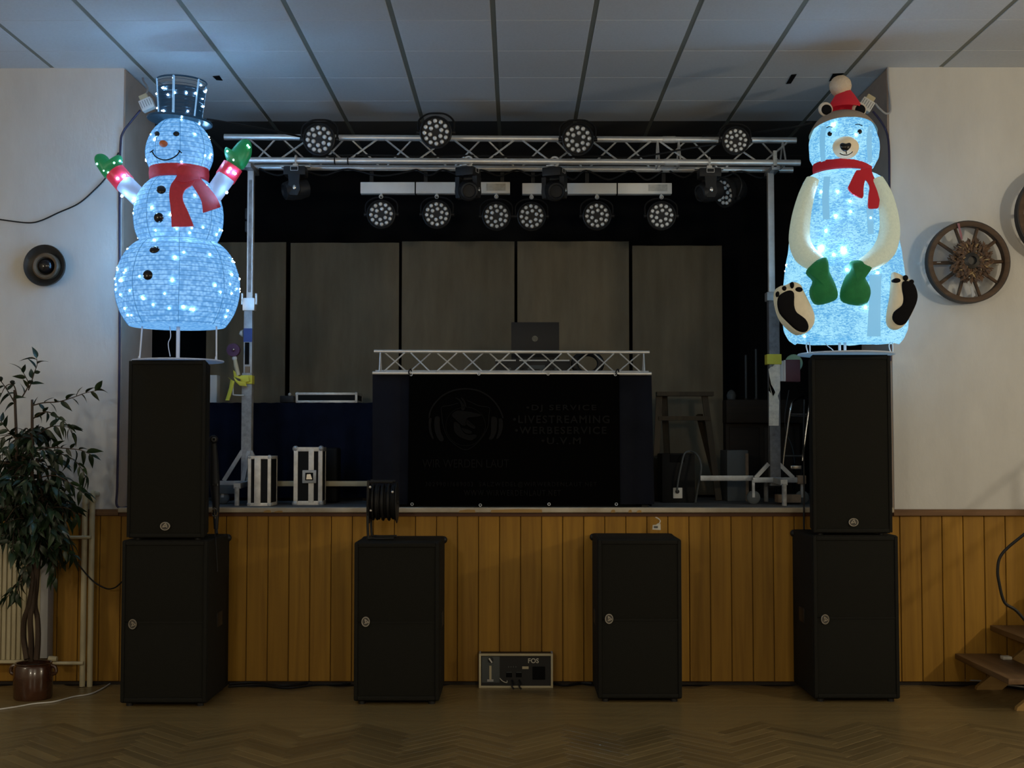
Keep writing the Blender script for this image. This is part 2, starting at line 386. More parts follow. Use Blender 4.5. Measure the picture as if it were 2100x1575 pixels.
# floor: herringbone parquet where the photo shows it, a plain floor on towards the back of the hall
floor = struct('floor', MB().box((-XH, -6, -.06), (XH, YW+.05, -.012)), M['floor_base'])
ORG[floor.name] = Vector(floor.location)
BL, BW = .42, .07
blk = MB().bevbox((-BL/2+.001, -BW/2+.001, -.012), (BL/2-.001, BW/2-.001, 0), .0015, 1).mesh('parquet_block'); blk.materials.append(M['parquet'])
cands = []
for i in range(-60, 120):
    for j in range(-40, 40):
        # herringbone in its own axes (a, b), then turned by 45 degrees
        for kind in (0, 1):
            a = i*BW + j*2*BL*0 + (j*BL); b = i*BW - (j*BL)
            if kind == 0: ca, cb, r = a+BL/2, b+BW/2, 0
            else: ca, cb, r = a+BL-BW/2+BW, b+BW-BL/2+BW*0, math.pi/2
            c45 = math.sqrt(.5)
            x = (ca-cb)*c45; y = (ca+cb)*c45+2.0
            if 6.1 < y < YW-.02 and abs(x) < 4.6: cands.append((y, x, r+math.pi/4))
cands.sort(key=lambda c: (abs(c[1]) > c[0]*.40+.15, c[0]))
cands = [c for c in cands]
for y, x, r in cands[:300]: inst('parquet_block', blk, floor, (x, y, 0), (0, 0, r))
rest = MB()
for y, x, r in cands[300:]:
    rest.cbox((x, y, -.006), (BL-.002, BW-.002, .012), Matrix.Rotation(r, 3, 'Z'))
o = rest.build('parquet_blocks', M['parquet'], floor, kind='stuff', smooth=False)
ob_near = MB().box((-XH, -6, -.012), (XH, 6.0, -.001)).build('floor_slab', M['floor_base'], floor, smooth=False)

# end wall on both sides of the stage, with the taupe reveals of the opening
struct('wall_left', MB().box((-XH, YW, 0), (XL, YW+.74, HC)), M['wall'])
struct('wall_right', MB().box((XR, YW, 0), (XH, YW+.74, HC)), M['wall'])
struct('wall_left_reveal', MB().box((XL, YW+.004, ZS), (XL+.012, YW+.75, HC-.02)), M['reveal'])
struct('wall_right_reveal', MB().box((XR-.012, YW+.004, ZS), (XR, YW+.75, HC-.02)), M['reveal'])
struct('wall_hall_left', MB().box((-XH-.1, -6, 0), (-XH, YB+.2, HC)), M['wall_hall'])
struct('wall_hall_right', MB().box((XH, -6, 0), (XH+.1, YB+.2, HC)), M['wall_hall'])
struct('wall_hall_back', MB().box((-XH, -6.1, 0), (XH, -6, HC)), M['wall_hall'])
struct('wall_stage_back', MB().box((-4.6, YB, ZS-.2), (4.6, YB+.1, HC)), M['black_wall'])
struct('wall_stage_left', MB().box((-4.0, YW+.74, ZS-.2), (-3.9, YB, HC)), M['black_wall'])
struct('wall_stage_right', MB().box((3.9, YW+.74, ZS-.2), (4.0, YB, HC)), M['black_wall'])
struct('floor_stage', MB().box((-4.6, YW, ZS-.12), (4.6, YB, ZS)), M['stagefloor'])

# pine cladding along the whole end wall and the stage front
ZC = P(1050, 1057, YW).z
wains = struct('wall_wainscot', MB().box((-XH, YW-.012, 0), (XH, YW-.002, ZC)), M['pine_gap'])
PW = .1452
pl = MB().bevbox((-PW/2+.0025, -.011, .022), (PW/2-.0025, 0, ZC), .003, 1).mesh('plank'); pl.materials.append(M['pine'])
x0 = P(1888, 1200, YW).x
for k in range(-50, 18):
    x = x0+(k+.5)*PW
    if -5.2 < x < 5.2: inst('plank', pl, wains, (x, YW-.012, 0))
struct('baseboard_front', MB().box((-XH, YW-.03, 0), (XH, YW-.012, .018)), M['darkwood'])
# caps: brown rail on the side walls, worn cream lip and dark strip along the stage
zt = P(1050, 1044, YW).z
struct('trim_1', MB().bevbox((-XH, YW-.05, ZC), (XL+.02, YW+.0, zt), .004), M['cap_wood'])
struct('trim_2', MB().bevbox((XR-.02, YW-.05, ZC), (XH, YW+.0, zt), .004), M['cap_wood'])
zl = P(1050, 1041, YW-.06).z; zm = P(1050, 1051.5, YW-.06).z
lip = struct('trim_3', MB().bevbox((XL+.02, YW-.065, zm), (XR-.02, YW+.02, zl), .008, 3), M['lip'], True)
for (u0, u1, dv) in ((941, 975, 3), (1006, 1112, 2), (540, 556, 4), (562, 580, 5), (1252, 1262, 3), (1288, 1296, 3), (1305, 1316, 4)):
    a = P(u0, 1042+dv, YW-.066); b = P(u1, 1042+dv, YW-.066); z2 = zm+.001
    pts = [Vector((a.x, YW-.0655, z2)), Vector((b.x, YW-.0655, z2)), Vector((b.x-.004, YW-.0655, a.z-.002)), Vector(((a.x+b.x)/2, YW-.0655, a.z)), Vector((a.x+.006, YW-.0655, a.z-.006))]
    MB().prism(pts, (0, -.0015, 0)).build('paint_chip', M['stringer'], lip, smooth=False)
struct('trim_4', MB().box((XL+.02, YW-.035, ZC-.004), (XR-.02, YW+.0, zm)), M['darkbrown'])

# suspended ceiling: runners towards the stage, single tiles between them
ceil = struct('ceiling', MB().box((-XH, -6, HC+.002), (XH, YB+.1, HC+.08)), M['ceil_back'])
TS = .625; rx0 = P(1010, 0, 1).x; d0 = ray(1010, 0); rx0 = (d0*((HC-CAMZ)/d0.z)).x
d1 = ray(1050, 38); ty0 = (d1*((HC-CAMZ)/d1.z)).y; d2 = ray(1050, 246); ty4 = (d2*((HC-CAMZ)/d2.z)).y
TD = (ty4-ty0)/4
tl = MB().bevbox((-TS/2+.016, -TD/2+.0022, -.012), (TS/2-.016, TD/2-.0022, .0), .002, 1)
t_a = tl.mesh('ceiling_tile'); t_a.materials.append(M['tile'])
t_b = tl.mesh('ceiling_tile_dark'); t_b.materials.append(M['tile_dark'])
rn = MB().box((-.0155, 0, -.008), (.0155, YB-6.9, 0)).mesh('runner'); rn.materials.append(M['runner'])
for c in range(-9, 10):
    xr = rx0+c*TS
    if abs(xr) > 5.6: continue
    inst('runner', rn, ceil, (xr, 6.9, HC+.001))
    for r in range(-2, 7):
        yc = ty0+(r+.5)*TD
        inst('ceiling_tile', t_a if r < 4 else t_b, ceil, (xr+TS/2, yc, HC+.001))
MB().box((-XH, -6, HC-.010), (XH, ty0-2*TD-.01, HC+.002)).build('ceiling_slab', M['tile'], ceil, smooth=False)
for (pts_) in ([(436,156),(450,155),(457,165),(444,164)], [(1623,153),(1634,152),(1622,171),(1612,172)], [(1708,151),(1731,150),(1722,158),(1700,167)]):
    q = []
    for u, v in pts_:
        d = ray(u, v); q.append(Vector((0,0,CAMZ))+d*((HC-.0125-CAMZ)/d.z))
    MB().prism(q, (0,0,-.002)).build('ceiling_slot', M['blackmatte'], ceil, smooth=False)
# ------------------------------------------------------------------ loudspeakers
def badge(parent, c, r, turn):
    c = Vector(c)
    b = MB().lathe([(r*.9, 0), (r*.9, .004), (0.0001, .0045)], c, 24, 'Y', sx=1.2 if not turn else 1, sy=1 if not turn else 1.2).build('badge', M['badge_dark'], parent)
    rg = MB().torus(c+Vector((0,-.005,0)), r, r*.14, 24, 6, 'Y', 1.2 if not turn else 1, 1 if not turn else 1.2).build('badge_ring', M['badge'], b)
    mk = MB()
    def q(x, z): return c+Vector(((x*r, -.0055, z*r) if not turn else (z*r, -.0055, -x*r)))
    for a, e in (((-.7,-.25),(.15,.75)), ((-.7,-.25),(.2,.0)), ((.15,.75),(.5,-.35)), ((.0,.05),(.3,.1))):
        mk.bar(q(*a), q(*e), r*.17, .003, (0,1,0))
    mk.build('badge_mark', M['badge'], b)
def sub(uL, uR, vt, vb, depth, label, badge_u, dYaw=0):
    Yf = G((uL+uR)/2, vb, .0).y; z1 = P((uL+uR)/2, vt, Yf).z; vm = (vt+vb)/2
    xa, xb = P(uL, vm, Yf).x, P(uR, vm, Yf).x
    t = thing('subwoofer', ((xa+xb)/2, Yf+depth/2, 0), label, 'loudspeaker', 'upright subwoofers on the floor')
    MB().bevbox((xa, Yf+.012, .02), (xb, Yf+depth, z1), .016, 3).build('body', M['sp_black'], t)
    e = .026; zb = .03
    fr = MB()
    fr.bevbox((xa+.004, Yf-.002, zb), (xa+e, Yf+.03, z1-.006), .005).bevbox((xb-e, Yf-.002, zb), (xb-.004, Yf+.03, z1-.006), .005)
    fr.bevbox((xa+e, Yf-.002, z1-.006-e), (xb-e, Yf+.03, z1-.006), .005).bevbox((xa+e, Yf-.002, zb), (xb-e, Yf+.03, zb+e), .005)
    fr.build('front_frame', M['sp_black'], t)
    zm_ = z1*.505
    g1 = MB().bevbox((xa+e, Yf+.005, zm_+.003), (xb-e, Yf+.03, z1-.006-e), .003).build('grille', M['grille'], t)
    g2 = MB().bevbox((xa+e, Yf+.005, zb+e), (xb-e, Yf+.03, zm_-.003), .003).build('grille', M['grille'], t)
    MB().box((xa+.07, Yf+.001, zm_-.006), (xb-e, Yf+.02, zm_+.006)).build('grille_strut', M['sp_black'], t, smooth=False)
    pb = P(badge_u[0], badge_u[1], Yf); badge(t, (pb.x, Yf+.003, pb.z), .024, True)
    for x in (xa+.02, xb-.02):
        for y in (Yf+.05, Yf+depth-.05):
            MB().cyl((x+(.03 if x < (xa+xb)/2 else -.03), y, 0), (x+(.03 if x < (xa+xb)/2 else -.03), y, .024), .022).build('foot', M['black'], t)
    for sx, x in ((-1, xa), (1, xb)):
        for zc in (z1-.014, ):
            MB().ball((x+sx*-.006, Yf+depth-.03, zc-.012), .026, 10, 6).build('corner_cap', M['black'], t)
        hb = MB().bevbox((x-sx*.02, Yf+depth*.42, z1*.44), (x+sx*.004, Yf+depth*.66, z1*.53), .006).build('side_handle', M['black'], t)
    return t, xa, xb, Yf, z1
SL = sub(247, 425, 1108, 1450, .62, 'black upright subwoofer carrying the speaker below the snowman', (272, 1280))
S2 = sub(725, 901, 1112, 1446, .60, 'black upright subwoofer with a cable reel on its top', (750, 1275))
S3 = sub(1226, 1399, 1106, 1441, .60, 'black upright subwoofer with a small paper tag on its top', (1249, 1269))
SR = sub(1668, 1845, 1098, 1441, .62, 'black upright subwoofer carrying the speaker below the polar bear', (1692, 1270))
def top(uL, uR, vt, S, label, bu, outer):
    _, _, _, Yf, zs = S; Yf += .015; vm = 900
    xa, xb = P(uL, vm, Yf).x, P(uR, vm, Yf).x; z1 = P((uL+uR)/2, vt, Yf).z; z0 = zs+.012; dep = .46; tap = .085
    t = thing('top_speaker', ((xa+xb)/2, Yf+dep/2, zs), label, 'loudspeaker', 'full-range speakers on the outer subwoofers')
    bm = bmesh.new()
    vv = [bm.verts.new(p) for p in ((xa,Yf+.01,z0),(xb,Yf+.01,z0),(xb-tap,Yf+dep,z0),(xa+tap,Yf+dep,z0),(xa,Yf+.01,z1),(xb,Yf+.01,z1),(xb-tap,Yf+dep,z1),(xa+tap,Yf+dep,z1))]
    for f in ((0,3,2,1),(4,5,6,7),(0,1,5,4),(1,2,6,5),(2,3,7,6),(3,0,4,7)): bm.faces.new([vv[i] for i in f])
    bmesh.ops.bevel(bm, geom=list(bm.edges), offset=.012, segments=2, affect='EDGES')
    MB().bm(bm).build('body', M['sp_black'], t)
    e = .024; fr = MB()
    fr.bevbox((xa+.004, Yf-.004, z0+.006), (xa+e, Yf+.02, z1-.006), .004).bevbox((xb-e, Yf-.004, z0+.006), (xb-.004, Yf+.02, z1-.006), .004)
    fr.bevbox((xa+e, Yf-.004, z1-.006-e), (xb-e, Yf+.02, z1-.006), .004).bevbox((xa+e, Yf-.004, z0+.006), (xb-e, Yf+.02, z0+.006+e), .004)
    fr.build('front_frame', M['sp_black'], t)
    MB().bevbox((xa+e, Yf+.002, z0+.006+e), (xb-e, Yf+.02, z1-.006-e), .003).build('grille', M['grille'], t)
    pb = P(bu[0], bu[1], Yf); badge(t, (pb.x, Yf, pb.z), .024, False)
    for x in (xa+.06, xb-.06):
        MB().cyl((x, Yf+.06, zs), (x, Yf+.06, z0+.01), .02).build('foot', M['black'], t)
        MB().cyl((x+(.05 if x < (xa+xb)/2 else -.05), Yf+dep-.07, zs), (x+(.05 if x < (xa+xb)/2 else -.05), Yf+dep-.07, z0+.01), .02).build('foot', M['black'], t)
    sx = 1 if outer else -1; x = xb if outer else xa
    hd = MB()
    zc = (z0+z1)/2
    hd.tube(catmull([(x-sx*.03, Yf+.12, zc+.07), (x+sx*.005, Yf+.13, zc+.05), (x+sx*.005, Yf+.13, zc-.05), (x-sx*.03, Yf+.12, zc-.07)], 5), .010, 8)
    hd.build('side_handle', M['black'], t)
    return t, xa, xb, Yf, z1
TL = top(261, 422, 738, SL, 'black full-range speaker under the snowman figure', (339, 1079), False)
TR = top(1665, 1829, 727, SR, 'black full-range speaker under the polar bear figure', (1750, 1071), True)

# ------------------------------------------------------------------ glowing snowman
def interp(tab, x):
    if x <= tab[0][0]: return tab[0][1]
    for (a, fa), (b, fb) in zip(tab, tab[1:]):
        if x <= b: return fa+(fb-fa)*(x-a)/(b-a)
    return tab[-1][1]
YS = 8.42
def Z(v, Y=YS, u=1050): return P(u, v, Y).z
PX = P(1051, 800, YS).x-P(1050, 800, YS).x          # metres per pixel at the figures
scx = P(364.5, 600, YS).x
snow_root = thing('snowman_figure', (scx, YS, TL[4]), 'glowing white snowman with top hat, red scarf and green mittens standing on the left speaker', 'snowman')
def smooth_prof(pts, n=5): return [(p.x, p.y) for p in catmull([(a, b, 0) for a, b in pts], n)]
segs = {'lower_ball': [(96,665),(112,640),(122,610),(125,580),(122,553),(112,524),(97,503),(82,492)],
        'middle_ball': [(75,494),(86,470),(90,440),(88,413),(80,390),(67,373),(55,364)],
        'head': [(55,349),(62,335),(68,314),(66,290),(57,268),(45,254),(34,246)]}
prof_all = []
def surf_snow(u, v, off=0.0, back=False):
    Y = YS-.2
    for _ in range(6):
        p = P(u, v, Y); r = interp(prof_all, p.z); dx = p.x-scx
        Y = YS-math.sqrt(max(r*r-dx*dx, (.28*r)**2 if r else 0))
    Y -= off; return P(u, v, Y)
tabs = {}
for nm, pr in segs.items():
    sp = smooth_prof(pr); prof = [(r*PX, Z(v, YS-r*PX*.5)) for r, v in sp]; tabs[nm] = prof
    prof_all += [(z, r) for r, z in prof]
prof_all.sort()
for nm, prof in tabs.items():
    b = MB().lathe(prof, (scx, YS, 0), 56, cap0=(nm == 'lower_ball'), cap1=True).build(nm, M['snow'], snow_root)
    z0, z1 = prof[0][1], prof[-1][1]; tb = sorted((z, r) for r, z in prof)
    w = MB(); n = int((z1-z0)/.031)
    for i in range(n+1):
        z = z0+(z1-z0)*(i+.3)/(n+.6); w.torus((scx, YS, z), interp(tb, z)+.0012, .0016, 40, 4)
    for k in range(8):
        a = 2*math.pi*(k+.35)/8
        w.tube([(scx+math.cos(a)*(r+.001), YS+math.sin(a)*(r+.001), z) for r, z in prof[::3]], .0022, 5)
    w.build('wire_frame', M['wire'], b)
    led = MB(); cnt = {'lower_ball': 80, 'middle_ball': 40, 'head': 22}[nm]
    for i in range(cnt):
        a = random.uniform(0, 2*math.pi); z = z0+(z1-z0)*random.uniform(.03, .97); r = interp(tb, z)
        led.ball((scx+math.cos(a)*r, YS+math.sin(a)*r, z), random.choice((.0045, .0055, .006, .008)), 6, 4)
    led.build('led_lights', M['led'], b, kind='stuff')
# scarf
sc = MB().lathe([(55*PX, Z(371)), (60*PX, Z(368)), (61*PX, Z(357)), (60*PX, Z(346)), (54*PX, Z(342))], (scx, YS, 0), 40).build('scarf', M['scarf'], snow_root)
def ribbon(rows, surf, off, th, n=7, sub_=5):
    L = catmull([(a, b, 0) for a, b, c, d in rows], sub_); R = catmull([(c, d, 0) for a, b, c, d in rows], sub_); grid = []
    for l, r in zip(L, R):
        grid.append([surf(l.x+(r.x-l.x)*k/(n-1), l.y+(r.y-l.y)*k/(n-1), off) for k in range(n)])
    return MB().sheet(grid, th)
ribbon([(372,341,398,350),(365,356,402,352),(358,368,396,376),(350,380,378,390),(347,400,374,408),(350,430,384,432),(352,465,397,464)], surf_snow, .032, .016).build('scarf_tail', M['scarf'], sc)
ribbon([(386,352,410,352),(384,368,412,366),(394,380,428,384),(412,410,444,405),(416,436,452,424)], surf_snow, .022, .014).build('scarf_tail', M['scarf'], sc)
ribbon([(366,342,372,338),(362,366,390,342),(368,372,408,352),(378,374,408,366)], surf_snow, .046, .02).build('scarf_knot', M['scarf'], sc)
# face and buttons
def blob(cu, cv, ru, rv, surf, h, tilt=0, n=16, off=0):
    pts = []
    for k in range(n):
        a = 2*math.pi*k/n; x, y = ru*math.cos(a), rv*math.sin(a)
        pts.append(surf(cu+x*math.cos(tilt)-y*math.sin(tilt), cv+x*math.sin(tilt)+y*math.cos(tilt), off))
    c = surf(cu, cv, off)
    return MB().pillow(pts, c, (0,-1,0), h, 5, .02)
for (u, v, a, b) in ((322, 274.5, 5.5, 5.6), (361.5, 274.5, 6.6, 5.2)):
    blob(u, v, a, b, surf_snow, .012).build('eye', M['black_g'], snow_root)
nose = blob(335.5, 295, 8.6, 7, surf_snow, .045).build('nose', M['carrot'], snow_root)
mouth = [surf_snow(p.x, p.y, .004) for p in catmull([(312,311,0),(318,320,0),(328,326,0),(340,328,0),(352,325,0),(363,318,0),(369,309,0)], 5)]
mo = MB().tube(mouth, .0042, 6)
mo.tube([surf_snow(308,312.5,.004), surf_snow(314.5,307.5,.004)], .0038, 6).tube([surf_snow(366,308,.004), surf_snow(373,314,.004)], .0038, 6)
mo.build('mouth', M['black_g'], snow_root)
for (u, v, a, b, t) in ((330.5, 389, 10, 8.8, .1), (325.5, 446.5, 10.2, 10.6, 0), (317, 512, 10.8, 7.2, -.25), (303, 564, 10.2, 10.4, 0)):
    bt = blob(u, v, a, b, surf_snow, .016, t).build('button', M['black_g'], snow_root)
# hat
bz = Z(248); tilt = Matrix.Rotation(.085, 3, 'Y')
def hatm(mb):
    c = Vector((scx+.002, YS, bz)); mb.v = [c+tilt @ (v-c) for v in mb.v]; return mb
hat = hatm(MB().lathe([(20*PX, bz+.004), (66*PX, bz+.006), (67*PX, bz), (66*PX, bz-.008), (20*PX, bz-.006)], (scx, YS, 0), 40)).build('hat_brim', M['hat'], snow_root)
crown_h = (240-158)*PX
tilt = Matrix.Rotation(.03, 3, 'Y')
hb, ht = 43*PX, 51*PX
cr = hatm(MB().lathe([(hb, bz), (hb+(ht-hb)*.78, bz+crown_h*.78)], (scx, YS, 0), 40)).build('hat_crown', M['hat'], snow_root)
hatm(MB().lathe([(hb+(ht-hb)*.78, bz+crown_h*.78), (ht, bz+crown_h)], (scx, YS, 0), 40)).build('hat_rim', M['hat_clear'], cr)
w = MB()
for i in range(10):
    k = (i+.5)/10; w.torus((scx, YS, bz+crown_h*k*.98), hb+(ht-hb)*k+.001, .0016, 36, 4)
w.torus((scx, YS, bz+crown_h), ht, .006, 40, 6)
hatm(w).build('hat_wire', M['hat'], cr)
for k, a in enumerate((-1.62, -.6, .5, 1.6, 2.6, 3.7)):
    w = MB().tube([(scx+math.cos(a)*(hb+.002), YS+math.sin(a)*(hb+.002), bz), (scx+math.cos(a)*(ht+.002), YS+math.sin(a)*(ht+.002), bz+crown_h)], .008 if k == 0 else .006, 6)
    hatm(w).build('hat_rib', M['hat_lit'], cr)
led = MB()
for i in range(34):
    a = random.uniform(0, 2*math.pi); k = random.uniform(.08, .95); r = hb+(ht-hb)*k+.003
    led.ball((scx+math.cos(a)*r, YS+math.sin(a)*r, bz+crown_h*k), random.choice((.0045,.0055,.006)), 6, 4)
hatm(led).build('led_lights', M['led'], cr, kind='stuff')
# arms
def arm(pts_px, wid, names, Y):
    ps = [P(u, v, Y) for u, v in pts_px]
    return ps
def sleeve(a, b, ra, rb, Y): return MB().tube(catmull([P(a[0], a[1], Y+.02), P((a[0]+b[0])/2, (a[1]+b[1])/2, Y), P(b[0], b[1], Y)], 4), [ra*PX+(rb-ra)*PX*k/8 for k in range(9)], 16)
YA = YS-.02
sleeve((292,412), (255,376), 19, 20, YA).build('sleeve', M['snow_arm'], snow_root)
sleeve((432,408), (464,362), 19, 20, YA).build('sleeve', M['snow_arm'], snow_root)
cf = sleeve((258,379), (236,353), 21.5, 21.5, YA-.002).build('cuff', M['cuff'], snow_root)
cf2 = sleeve((462,365), (478,340), 21.5, 21.5, YA-.002).build('cuff', M['cuff'], snow_root)
def mitten(out, ctr, parent, m, Y, bulge, label=None):
    pts = [P(q.x, q.y, Y) for q in catmull([(u, v, 0) for u, v in out], 4, True)]
    mb = MB(); c = P(ctr[0], ctr[1], Y)
    mb.pillow(pts, c, (0,-1,0), bulge, 6, 0.0); mb.pillow(pts, c, (0,1,0), bulge, 6, 0.0)
    return mb.build('mitten', m, parent)
m1 = mitten([(217,366),(201,345),(194,329),(197,318),(208,315),(219,320),(228,330),(237,327),(243,318),(250,322),(251,335),(240,345),(228,356)], (215,340), snow_root, M['green'], YA, .045)
m2 = mitten([(489,349),(474,338),(464,326),(460,312),(463,302),(469,304),(474,308),(483,298),(493,288),(506,285),(515,294),(516,315),(508,334),(500,345)], (492,320), snow_root, M['green'], YA, .045)
g = MB()
for (u, v) in ((199,336),(222,354),(234,334),(246,330),(213,350)): g.ball(P(u, v, YA-.036), .0075, 6, 4)
g.build('led_lights', M['led_g'], m1, kind='stuff')
g = MB()
for (u, v) in ((511,302),(479,328),(485,316),(466,310),(508,298)): g.ball(P(u, v, YA-.036), .0075, 6, 4)
g.build('led_lights', M['led_g'], m2, kind='stuff')
g = MB()
for (u, v) in ((241,366),(255,360),(472,346),(468,352),(482,356),(250,402),(273,412),(465,395)): g.ball(P(u, v, YA-.07), .0085, 6, 4)
g.build('led_lights', M['led'], cf, kind='stuff')
# stand
zt_ = TL[4]
MB().lathe([(.02, .0), (92*PX, .0), (93*PX, .003), (92*PX, .009), (.02, .010)], (scx+.008, YS, zt_), 40, cap0=True, cap1=True).build('base_disc', M['disc'], snow_root)
MB().cyl((scx+.006, YS, zt_+.005), (scx+.006, YS, Z(662)), .0125).build('pole', M['wire_w'], snow_root)
for (u0, v0, u1, v1) in ((292,664,286,732), (444,668,444,732)):
    a = P(u0, v0, YS-.02); b = P(u1, v1, YS-.02); b.z = zt_+.005
    MB().tube([a, b], .0055, 8).tube(catmull([b, b+Vector((-.008,0,.006)), b+Vector((-.004,0,.03)), b+Vector((.002,0,.03))], 4), .003, 6).build('guy_wire', M['wire_w'], snow_root)
MB().tube(catmull([P(348,668,YS), P(350,690,YS), P(345,705,YS), P(349,731,YS)], 5), .003, 6).build('lead', M['wire_w'], snow_root)

# ------------------------------------------------------------------ glowing polar bear
bcx = P(1732, 560, YS).x
bear = thing('polar_bear_figure', (bcx, YS, TR[4]), 'glowing white polar bear with red hat and scarf sitting on the right speaker', 'polar bear')
# rings: v, left u, right u, depth fraction
rings = [(703,1628,1842,.60),(697,1618,1850,.62),(680,1610,1857,.64),(650,1606,1860,.66),(610,1607,1858,.66),(560,1611,1852,.66),(500,1620,1842,.64),(450,1629,1833,.62),(410,1637,1825,.60),(385,1644,1817,.57),(371,1650,1812,.54),(363,1658,1804,.52),(358,1668,1794,.5),(350,1690,1776,.45)]
bt = []
for v, a, b, d in rings:
    z = Z(v); xa, xb = P(a, v, YS).x, P(b, v, YS).x; bt.append((z, ((xa+xb)/2, (xb-xa)/2, d)))
bt.sort(key=lambda t: t[0])
def ell(z):
    zs = [t[0] for t in bt]
    if z <= zs[0]: return bt[0][1]
    for i in range(len(bt)-1):
        if z <= zs[i+1]:
            k = (z-zs[i])/(zs[i+1]-zs[i]); return tuple(bt[i][1][j]+(bt[i+1][1][j]-bt[i][1][j])*k for j in range(3))
    return bt[-1][1]
def surf_bear(u, v, off=0.0):
    Y = YS-.2
    for _ in range(6):
        p = P(u, v, Y); cx, w_, d = ell(p.z); k = min(abs(p.x-cx)/w_, .93)
        Y = YS-w_*d*(1-k**2.6)**(1/2.2)
    return P(u, v, Y-off)
mb = MB(); N = 60; zs = [bt[0][0]+(bt[-1][0]-bt[0][0])*i/70 for i in range(71)]
for z in zs:
    cx, w_, d = ell(z)
    for k in range(N):
        a = 2*math.pi*k/N; c_, s_ = math.cos(a), math.sin(a)
        rr = (abs(c_)**2.4+abs(s_)**2.4)**(-1/2.4)
        wob = 1+.012*mnoise.noise(Vector((c_*6, s_*6, z*14)))
        lowfr = .02*mnoise.noise(Vector((c_*5, s_*5, 3.3))) if z == zs[0] else 0
        mb.v.append(Vector((cx+w_*rr*c_*wob, YS+w_*d*rr*s_*wob, z+lowfr)))
for i in range(70):
    for k in range(N): mb.f.append((i*N+k, i*N+(k+1) % N, (i+1)*N+(k+1) % N, (i+1)*N+k))
mb.f.append(tuple(reversed(range(N)))); mb.f.append(tuple(range(70*N, 71*N)))
body = mb.build('body', M['bear'], bear)
led = MB()
for (u, v) in ((1684,394),(1718,393),(1744,434),(1714,443),(1694,473),(1687,507),(1731,514),(1785,447),(1775,630),(1710,522),(1737,553),(1650,690),(1800,560),(1743,413),(1655,450)):
    led.ball(surf_bear(u, v, -.002), .008, 6, 4)
for (u, v) in ((1683,510),(1730,513)): led.ball(surf_bear(u, v, 0), .014, 8, 5)
for i in range(85):  # further LEDs on sides and back, added for more light on wall and ceiling
    a = random.uniform(0, 2*math.pi); z = random.uniform(zs[2], zs[-8]); cx, w_, d = ell(z)
    if math.sin(a) < -.12: continue
    led.ball((cx+w_*math.cos(a), YS+w_*d*math.sin(a), z), .007, 6, 4)
led.build('led_lights', M['led'], body, kind='stuff')
for rows in ([(1690,362,1703,362),(1686,400,1700,400),(1688,450,1702,450)], [(1776,420,1791,420),(1780,480,1792,480)], [(1783,565,1808,560),(1782,620,1806,615),(1778,690,1806,690)]):
    ribbon(rows, surf_bear, .003, .01, 4, 6).build('seam', M['bear_seam'], body)
# head
hcx = P(1731, 300, YS).x
hr = [(340,58),(330,64),(318,69),(300,71),(282,70),(265,65),(250,57),(237,46),(228,32),(222,14)]
hprof = [(r*PX, Z(v, YS-.1)) for r, v in smooth_prof([(r, v) for v, r in hr], 4)]
htab = sorted((z, r) for r, z in hprof)
def surf_head(u, v, off=0.0):
    Y = YS-.15
    for _ in range(6):
        p = P(u, v, Y); r = interp(htab, p.z); Y = YS-math.sqrt(max(r*r-(p.x-hcx)**2, (.25*r)**2))*.95
    return P(u, v, Y-off)
mb = MB(); NH = 48
for j, (r, z) in enumerate(hprof):
    for k in range(NH):
        a = 2*math.pi*k/NH; wob = 1+.02*mnoise.noise(Vector((math.cos(a)*5, math.sin(a)*5, z*22)))
        mb.v.append(Vector((hcx+r*math.cos(a)*wob, YS+r*math.sin(a)*.95*wob, z)))
for i in range(len(hprof)-1):
    for k in range(NH): mb.f.append((i*NH+k, i*NH+(k+1) % NH, (i+1)*NH+(k+1) % NH, (i+1)*NH+k))
mb.f.append(tuple(reversed(range(NH)))); mb.f.append(tuple(range((len(hprof)-1)*NH, len(hprof)*NH)))
head = mb.build('head', M['bear'], bear)
for u0 in (1681, 1777):
    ribbon([(u0+4,258,u0+14,258),(u0,290,u0+11,290),(u0+3,332,u0+12,332)], surf_head, .003, .01, 3, 6).build('seam', M['bear_seam'], head)
MB().ball(surf_head(1709, 256), .013, 8, 5).ball(surf_head(1756, 276), .006, 6, 4).build('led_lights', M['led'], head, kind='stuff')
# hat band: the cap over the top of the head, higher in front
capm = MB(); rows = 12; NC = 48
for i in range(rows+1):
    for k in range(NC):
        a = 2*math.pi*k/NC; front = (1-math.sin(a))/2
        vlo = 283-35*front**1.5-4*abs(math.cos(a)); vhi = 222
        v = vlo+(vhi-vlo)*i/rows; z = Z(v, YS-.1); r = interp(htab, z)+.012
        capm.v.append(Vector((hcx+r*math.cos(a), YS+r*math.sin(a)*.95, z+.004)))
for i in range(rows):
    for k in range(NC): capm.f.append((i*NC+k, i*NC+(k+1) % NC, (i+1)*NC+(k+1) % NC, (i+1)*NC+k))
capm.f.append(tuple(range(rows*NC, (rows+1)*NC)))
cap = capm.build('hat_band', M['tan'], bear)
kx = P(1731, 222, YS).x
MB().lathe([(32*PX, Z(225)), (33*PX, Z(220)), (28*PX, Z(211)), (21*PX, Z(200)), (13*PX, Z(189)), (6*PX, Z(182))], (kx, YS-.02, 0), 28, cap1=True).build('hat_cone', M['scarf_b'], bear)
pm = MB().ball(P(1723.5, 177, YS-.02), 22.5*PX, 24, 16)
c_ = P(1723.5, 177, YS-.02)
pm.v = [c_+(v-c_)*(1+.05*mnoise.noise((v-c_)*45)) for v in pm.v]
pm.build('pompom', M['pompom'], bear)
